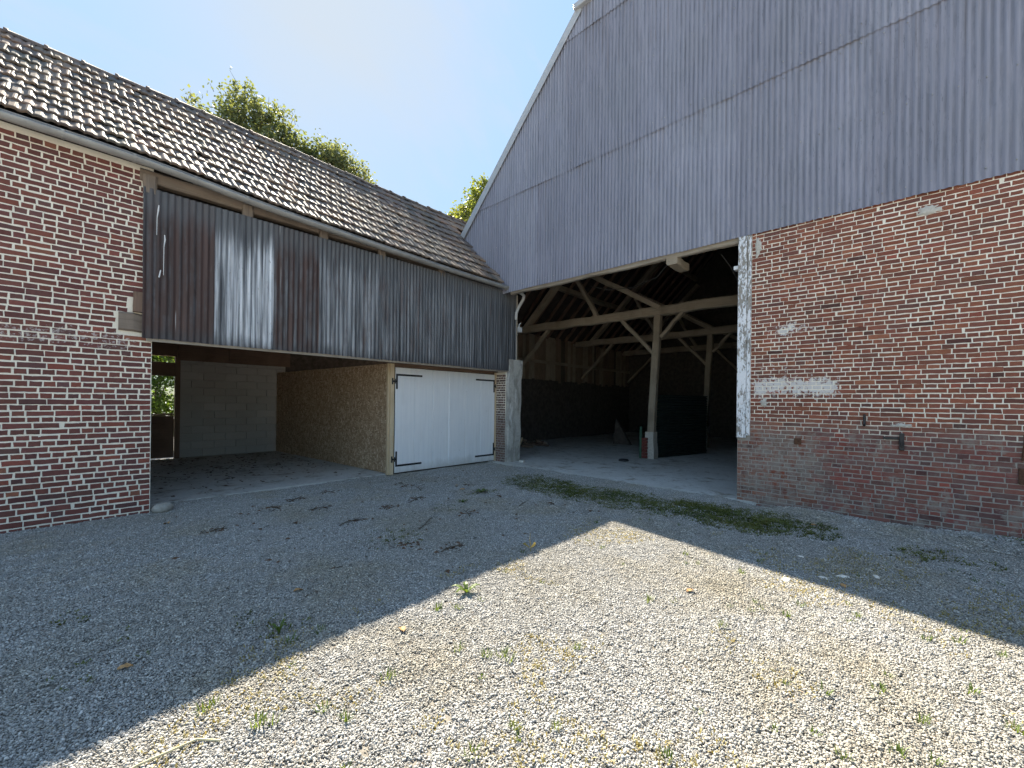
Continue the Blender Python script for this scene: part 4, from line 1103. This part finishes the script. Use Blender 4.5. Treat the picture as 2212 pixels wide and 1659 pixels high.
TUFT = [(-5.53, -4.87), (-5.42, -4.97), (-6.48, -5.41), (-3.52, -5.04), (-5.22, -5.88), (-5.66, -5.53), (-5.59, -5.59), (-5.6, -5.66), (-5.74, -5.36), (-6.53, -5.28), (-6.43, -4.54), (-6.18, -5.28),
        (-6.78, -5.15), (-6.73, -5.18), (-5.95, -6.03), (-5.81, -6.17), (-6.19, -6.0), (-2.75, -6.35), (-3.19, -6.3), (-3.82, -6.76), (-3.46, -7.13), (-4.29, -6.46), (-3.54, -6.8), (-3.4, -7.64), (-3.52, -7.48),
        (-3.43, -7.82), (-4.55, -7.44), (-4.88, -7.35), (-5.07, -7.18), (-4.06, -7.64), (-5.62, -6.62), (-6.94, -4.86), (-6.9, -4.85), (-4.21, -4.54), (-6.26, -4.56), (-2.76, -4.5), (-4.3, -5.92), (-3.09, -5.76), (-4.41, -7.28), (-4.62, -7.06), (-4.3, -7.76)]
tms = []
for i in range(5):
    mb = MB(); blades(mb, 0, 0, 0, 22, .05, .028, .0028, .9); tms.append(mb.mesh('grass_tuft', 'grass'))
BIG = {(-5.53, -4.87), (-6.48, -5.41), (-5.22, -5.88), (-5.66, -5.53), (-6.78, -5.15), (-5.95, -6.03), (-3.19, -6.3), (-3.46, -7.13), (-3.43, -7.82), (-4.55, -7.44), (-5.81, -6.17)}
tob, tmass = [], MB()
for x, y in TUFT:
    if (x, y) not in BIG:
        blades(tmass, x, y, ground_z(x, y) + .006, 16, .042, .03, .0028, .9); continue
    o = place('grass_tuft', random.choice(tms), None, (x, y, ground_z(x, y) + .006), (0, 0, random.uniform(0, 6)), (random.uniform(.7, 1.3),) * 3)
    tag(o, 'little tuft of green grass growing in the sunlit gravel', 'grass tuft', 'grass tufts in the sunlit gravel'); tob.append(o)
rank_labels(tob, 'larger green grass tuft in the sunlit gravel, %s of the larger tufts')
for _ in range(60):
    x, y = random.uniform(-7, -1.8), random.uniform(-8.6, -4.7); blades(tmass, x, y, ground_z(x, y) + .006, 9, .03, .02, .0025, 1.0)
tag(tmass.build('sparse_grass', 'grass'), 'sparse small grass blades scattered through the sunlit gravel', 'grass', kind='stuff')
mb = MB()
for _ in range(17000):
    x, y = random.uniform(-8, -1.6), random.uniform(-9, -4.4)
    k = nz3(x, y, 31, .9) + .6 * nz3(x, y, 14, 2.6)
    if k > .12 + .1 * random.random() and in_yard(x, y): blades(mb, x, y, ground_z(x, y) + .008, 3, .016, .02, .0035, 1.6)
o = mb.build('dry_moss', 'straw'); tag(o, 'thin yellowish moss and dry grass among the sunlit gravel', 'moss', kind='stuff')

def weed(x, y, n, L, label, mat='grass', h=.07):
    mb = MB()
    for i in range(n):
        a = 6.283 * i / n + random.uniform(-.4, .4); l = L * random.uniform(.6, 1.1); vs = []
        for j in range(5):
            t = j / 4; w = .022 * math.sin(math.pi * (t * .85 + .1)) * (L / .13); r_ = l * t; z = h * math.sin(t * 2.2) * .8
            vs += [(r_*math.cos(a) - w*math.sin(a), r_*math.sin(a) + w*math.cos(a), z), (r_*math.cos(a), r_*math.sin(a), z - .005), (r_*math.cos(a) + w*math.sin(a), r_*math.sin(a) - w*math.cos(a), z)]
        mb.add(vs, [(j*3+k, j*3+k+1, (j+1)*3+k+1, (j+1)*3+k) for j in range(4) for k in range(2)])
    o = place('weed', mb.mesh('weed', mat), None, (x, y, ground_z(x, y) + .008)); tag(o, label, 'weed')
weed(-5.22, -4.83, 7, .115, 'broad-leaved green weed alone in the sunlit gravel'); weed(-2.62, -2.18, 8, .16, 'broad-leaved weed in the shade before the white doors', 'grass_dark', .06)
weed(-6.45, -4.38, 6, .065, 'small leafy weed right on the shadow edge, nearest the camera', 'grass', .08)
weed(-3.3, -2.5, 6, .10, 'small dark weed in the shade, left of the mossy strip', 'grass_dark', .05)
mb = MB(); mb.tube([(0, 0, 0), (.01, .0, .06), (.0, .01, .13), (.02, .02, .20)], [.005, .004, .004, .002], 5)
for a in (0, 1.9, 3.8): mb.add([(0, 0, .05), (.06*math.cos(a), .06*math.sin(a), .10), (.09*math.cos(a), .09*math.sin(a), .085), (.05*math.cos(a)+.02, .05*math.sin(a), .055)], [(0, 1, 2, 3)])
o = place('dry_stalk', mb.mesh('dry_stalk', 'straw'), None, (-4.16, -4.59, 0)); tag(o, 'upright dry stalk on the edge of the roof shadow', 'weed')

# fallen leaves and twigs
def leaf_mesh(mat, curl):
    mb = MB(); vs = []
    for j in range(6):
        t = j / 5; w = .036 * math.sin(math.pi * (.08 + t * .9)) * (1 + .3 * math.sin(j * 2.4)); z = curl * math.sin(t * 3) + .004
        vs += [(t*.11 - .05, w, z + .012), (t*.11 - .05, 0, z), (t*.11 - .05, -w, z + .010 * (1 + curl * 20))]
    mb.add(vs, [(j*3+k, j*3+k+1, (j+1)*3+k+1, (j+1)*3+k) for j in range(5) for k in range(2)]); return mb.mesh('fallen_leaf', mat)
LM = [leaf_mesh('dead_leaf', .012), leaf_mesh('dead_leaf', .022), leaf_mesh('dry_leaf', .015)]
lob = []
for i in range(46):
    x, y = random.uniform(-6.8, -1.6), random.uniform(-4.4, .2)
    if not in_yard(x, y): continue
    if i >= 12: continue
    o = place('fallen_leaf', LM[0 if random.random() < .55 else random.choice((1, 2))], None, (x, y, ground_z(x, y) + .010), (random.uniform(-.2, .2), random.uniform(-.2, .2), random.uniform(0, 6.3)), (random.uniform(.5, .95),) * 3)
    tag(o, 'small brown fallen leaf on the shaded gravel', 'leaf', 'fallen leaves on the shaded gravel'); lob.append(o)
rank_labels(lob, 'small brown fallen leaf on the shaded gravel, %s of these leaves')
mb = MB()
CL = [(-6.19, -1.56), (-4.63, -3.93), (-4.28, -1.98), (-5.01, -.57), (-4.48, -.41), (-3.69, -1.85), (-3.64, -3.01), (-4.93, -3.53), (-5.44, -.92), (-4.96, -2.32), (-4.98, -1.37), (-3.2, -.9), (-2.4, -1.5)]
for i in range(420):
    x, y = random.uniform(-6.8, -1.2), random.uniform(-4.4, .3)
    if i > 130: c0 = CL[i % len(CL)]; x, y = c0[0] + random.gauss(0, .09), c0[1] + random.gauss(0, .06)
    if not in_yard(x, y): continue
    a = random.uniform(0, 6.3); s_ = random.uniform(.012, .04); c_, n_ = math.cos(a), math.sin(a); z = ground_z(x, y) + .012
    mb.add([(x + s_*c_, y + s_*n_, z), (x - s_*.5*n_, y + s_*.5*c_, z + .012), (x - s_*c_, y - s_*n_, z + .002), (x + s_*.5*n_, y - s_*.5*c_, z)], [(0, 1, 2, 3)])
tag(mb.build('leaf_scraps', 'dead_leaf'), 'dark leaf scraps strewn over the shaded gravel', 'leaf litter', kind='stuff')
for i, (x, y) in enumerate(((-7.18, -4.14), (-5.87, -4.93), (-3.9, -6.1), (-2.9, -7.0), (-.9, -6.55))):
    o = place('fallen_leaf', LM[2], None, (x, y, ground_z(x, y) + .012), (.1, .15, i * 1.3), (.62, .62, .62))
    tag(o, ['tan dry leaf lying alone on the shaded gravel at lower left', 'orange leaf on the sunlit gravel below the weed', 'orange leaf in the middle of the sunlit gravel', 'orange leaf on the sunlit gravel near the right shadow edge', 'orange leaf by the barn wall base'][i], 'leaf')
mb = MB()
for i in range(420):
    y = .75 + 5.2 * random.random() ** .8; x = random.uniform(-6.5, -3.0)
    if x > -2.95 - .07 * y: continue
    a = random.uniform(0, 6.3); s_ = random.uniform(.015, .055); c_, n_ = math.cos(a), math.sin(a)
    mb.add([(x + s_*c_, y + s_*n_, .024), (x - s_*.5*n_, y + s_*.5*c_, .036), (x - s_*c_, y - s_*n_, .026), (x + s_*.5*n_, y - s_*.5*c_, .023)], [(0, 1, 2, 3)])
o = mb.build('leaf_litter', 'dead_leaf'); tag(o, 'dark leaf litter blown over the floor of the open bay', 'leaf litter', kind='stuff')
wob_ = []
for i, (x, y, L, a) in enumerate([(-6.19, -1.56, .22, .3), (-4.63, -3.93, .35, .2), (-4.28, -1.98, .3, 1.1), (-5.01, -.57, .4, .7), (-3.69, -1.85, .5, .4), (-3.64, -3.01, .4, .9), (-4.96, -2.32, .4, .3), (-5.44, -.92, .3, 2.0), (-2.71, -3.2, .35, .5), (-4.98, -1.37, .3, .1), (-4.3, -3.0, .6, .55), (-3.2, -1.2, .5, 1.0)]):
    mb = MB(); P_ = [Vector((L*(t-.5), .05*L*math.sin(t*5+i), .012 + .012*math.sin(t*4))) for t in np.linspace(0, 1, 6)]
    mb.tube(P_, [.006, .006, .005, .005, .004, .003], 5); 
    for b_ in range(3): mb.tube([P_[1+b_], P_[1+b_] + Vector((.09*L, (.14 if b_ % 2 else -.14)*L, .03))], [.004, .002], 4)
    o = place('twig', mb.mesh('twig', 'twig'), None, (x, y, ground_z(x, y) + .006), (0, 0, a)); tag(o, 'small dark broken twig on the shaded gravel', 'twig', 'twigs on the shaded gravel'); wob_.append(o)
rank_labels(wob_, 'small dark broken twig on the shaded gravel, %s of the twigs')
mb = MB(); mb.tube([(-7.55, -5.12, .02), (-7.2, -5.05, .022), (-7.0, -5.06, .02), (-6.93, -5.14, .018)], .005, 5); o = mb.build('straw_stalk', 'pale_stem'); tag(o, 'long pale dry stem lying in the lower left sunlit gravel', 'stem')
fob = []
for i, (x, y, s_) in enumerate(((-3.05, -6.62, .06), (-2.78, -6.86, .05), (-2.62, -6.98, .06), (-2.42, -7.2, .05), (-2.3, -6.62, .04))):
    fob.append(rock('flat_stone', (x, y, ground_z(x, y) + .004), (s_, s_*.55, .014), 'pale_stone', 'flat pale stone showing through the sunlit gravel before the barn wall', 'stone', i + 20, i * 1.1, 'flat pale stones in the sunlit gravel'))
rank_labels(fob, 'flat pale stone in the sunlit gravel before the barn wall, %s')

# ------------------------------------------------------------------ trees beyond
def tree(name, label, base, height, blobs, leafmat, lsize, per, cat='tree', group=None, trunk_r=.22):
    """tapered trunk, limbs to every clump, twigs set with leaves through the clump's volume"""
    t = thing(name, base, label, cat, group); b = Vector(base)
    tm = MB(); cm = MB()
    fork = b + Vector((0, 0, height * .45))
    tm.tube([b - Vector((0, 0, .2)), b + Vector((.1, 0, height * .2)), fork, fork + Vector((.1, .1, height * .3))], [trunk_r, trunk_r * .85, trunk_r * .6, trunk_r * .2], 9)
    for (cx_, cy_, cz_, rx, rz) in blobs:
        rx, rz, cz_ = rx * 1.12, rz * 1.1, cz_ - .05
        c = Vector((cx_, cy_, cz_)); mid = fork.lerp(c, .5) + Vector((random.uniform(-.3, .3), random.uniform(-.3, .3), .2))
        tm.tube([fork, mid, c], [trunk_r * .4, trunk_r * .25, trunk_r * .1], 6, False)
        nt = max(70, int(per * rx * rx * rz))
        for _ in range(nt):
            d = Vector((random.gauss(0, 1), random.gauss(0, 1), random.gauss(.25, .9))).normalized()
            rad = random.uniform(.25, 1.0) ** .7 * random.uniform(.85, 1.1) * (1 + .45 * nz3(d.x * 2.2, d.y * 2.2, d.z * 2.2 + cx_))
            tip = c + Vector((d.x * rx, d.y * rx, d.z * rz)) * rad
            tw = (d + Vector((random.uniform(-.5, .5), random.uniform(-.5, .5), random.uniform(.1, .9)))).normalized(); L = random.uniform(.3, .75) * min(1.0, rx * .9)
            st = tip - tw * L
            if rad > .75 and random.random() < .4: tm.tube([st, tip], [.012, .004], 3, False)
            for k in range(random.randint(5, 9)):
                p = st + tw * L * random.uniform(.1, 1.05) + Vector((random.gauss(0, 1), random.gauss(0, 1), random.gauss(0, 1))) * .09
                a = Vector((random.gauss(0, 1), random.gauss(0, 1), random.gauss(-.2, .7))).normalized(); q = a.cross(Vector((random.gauss(0, 1), random.gauss(0, 1), random.gauss(0, 1)))).normalized()
                s_ = lsize * random.uniform(.6, 1.3)
                cm.add([p, p + a * s_ * .45 + q * s_ * .32, p + a * s_, p + a * s_ * .45 - q * s_ * .32], [(0, 1, 2, 3)])
    tm.build('trunk', 'bark', t); cm.build('crown', leafmat, t)
    return t
tree('broadleaf_tree', 'large dark leafy tree rising behind the middle of the tiled roof', (-2.3, 11.4, 0), 12.5,
     [(-4.55, 11, 11.5, .40, .85), (-4.0, 11.2, 11.2, .6, .8), (-3.55, 11, 11.9, .75, 1.1), (-2.95, 11, 12.4, .8, 1.35), (-2.3, 11.3, 12.5, .7, 1.1), (-1.75, 11, 12.4, .7, 1.2), (-1.1, 11, 11.9, .75, 1.0), (-.45, 11.2, 11.4, .7, .95), (-.45, 11, 12.0, .7, .8), (.2, 10.6, 11.9, .65, .75), (.15, 11.0, 11.5, .6, .9), (.0, 11.3, 10.6, .8, .9), (-2.2, 11.6, 11.0, 1.7, 1.3), (-.9, 11.6, 10.6, 1.3, 1.0)],
     'leaf_dark', .14, 165)
tree('slender_tree', 'lighter fine-leaved tree at the right of the dark tree behind the roof', (.7, 10.3, 0), 11.5,
     [(-.1, 10, 11.5, .55, .9), (.45, 10, 11.35, .6, .95), (1.05, 10, 11.0, .6, 1.0), (1.65, 10.1, 10.6, .45, 1.0), (2.1, 10, 10.1, .35, .8), (.6, 10.4, 10.4, 1.0, .9)],
     'leaf_mid', .12, 420, trunk_r=.16)
tree('garden_tree', 'pale yellow-green tree peeping over the left edge of the barn roof', (6.2, 8.6, 0), 11.5,
     [(6, 7.2, 11.6, .5, .8), (6, 7.8, 11.5, .45, .75), (6, 8.5, 11.0, .5, .7), (6, 9.3, 10.9, .45, .5), (6.4, 7.8, 10.4, 1.2, 1.0), (6.2, 9.2, 10.2, .9, .7)],
     'leaf_light', .16, 260, trunk_r=.16)
tree('hedge_shrub', 'sunlit green shrub seen through the rear window of the open bay', (-5.6, 9.2, 0), 2.4,
     [(-5.7, 9.6, 3.0, 1.1, .7), (-4.6, 9.6, 2.8, .8, .7), (-6.9, 9.8, 2.6, .8, .7), (-5.9, 8.9, 2.1, .55, .5), (-5.2, 9.0, 2.2, .55, .55), (-5.6, 9.2, 1.4, .7, .6), (-4.8, 9.4, 1.3, .6, .6), (-6.5, 9.2, 1.4, .6, .7), (-5.3, 8.7, .7, .7, .4)],
     'leaf_hedge', .12, 330, cat='shrub', trunk_r=.06)
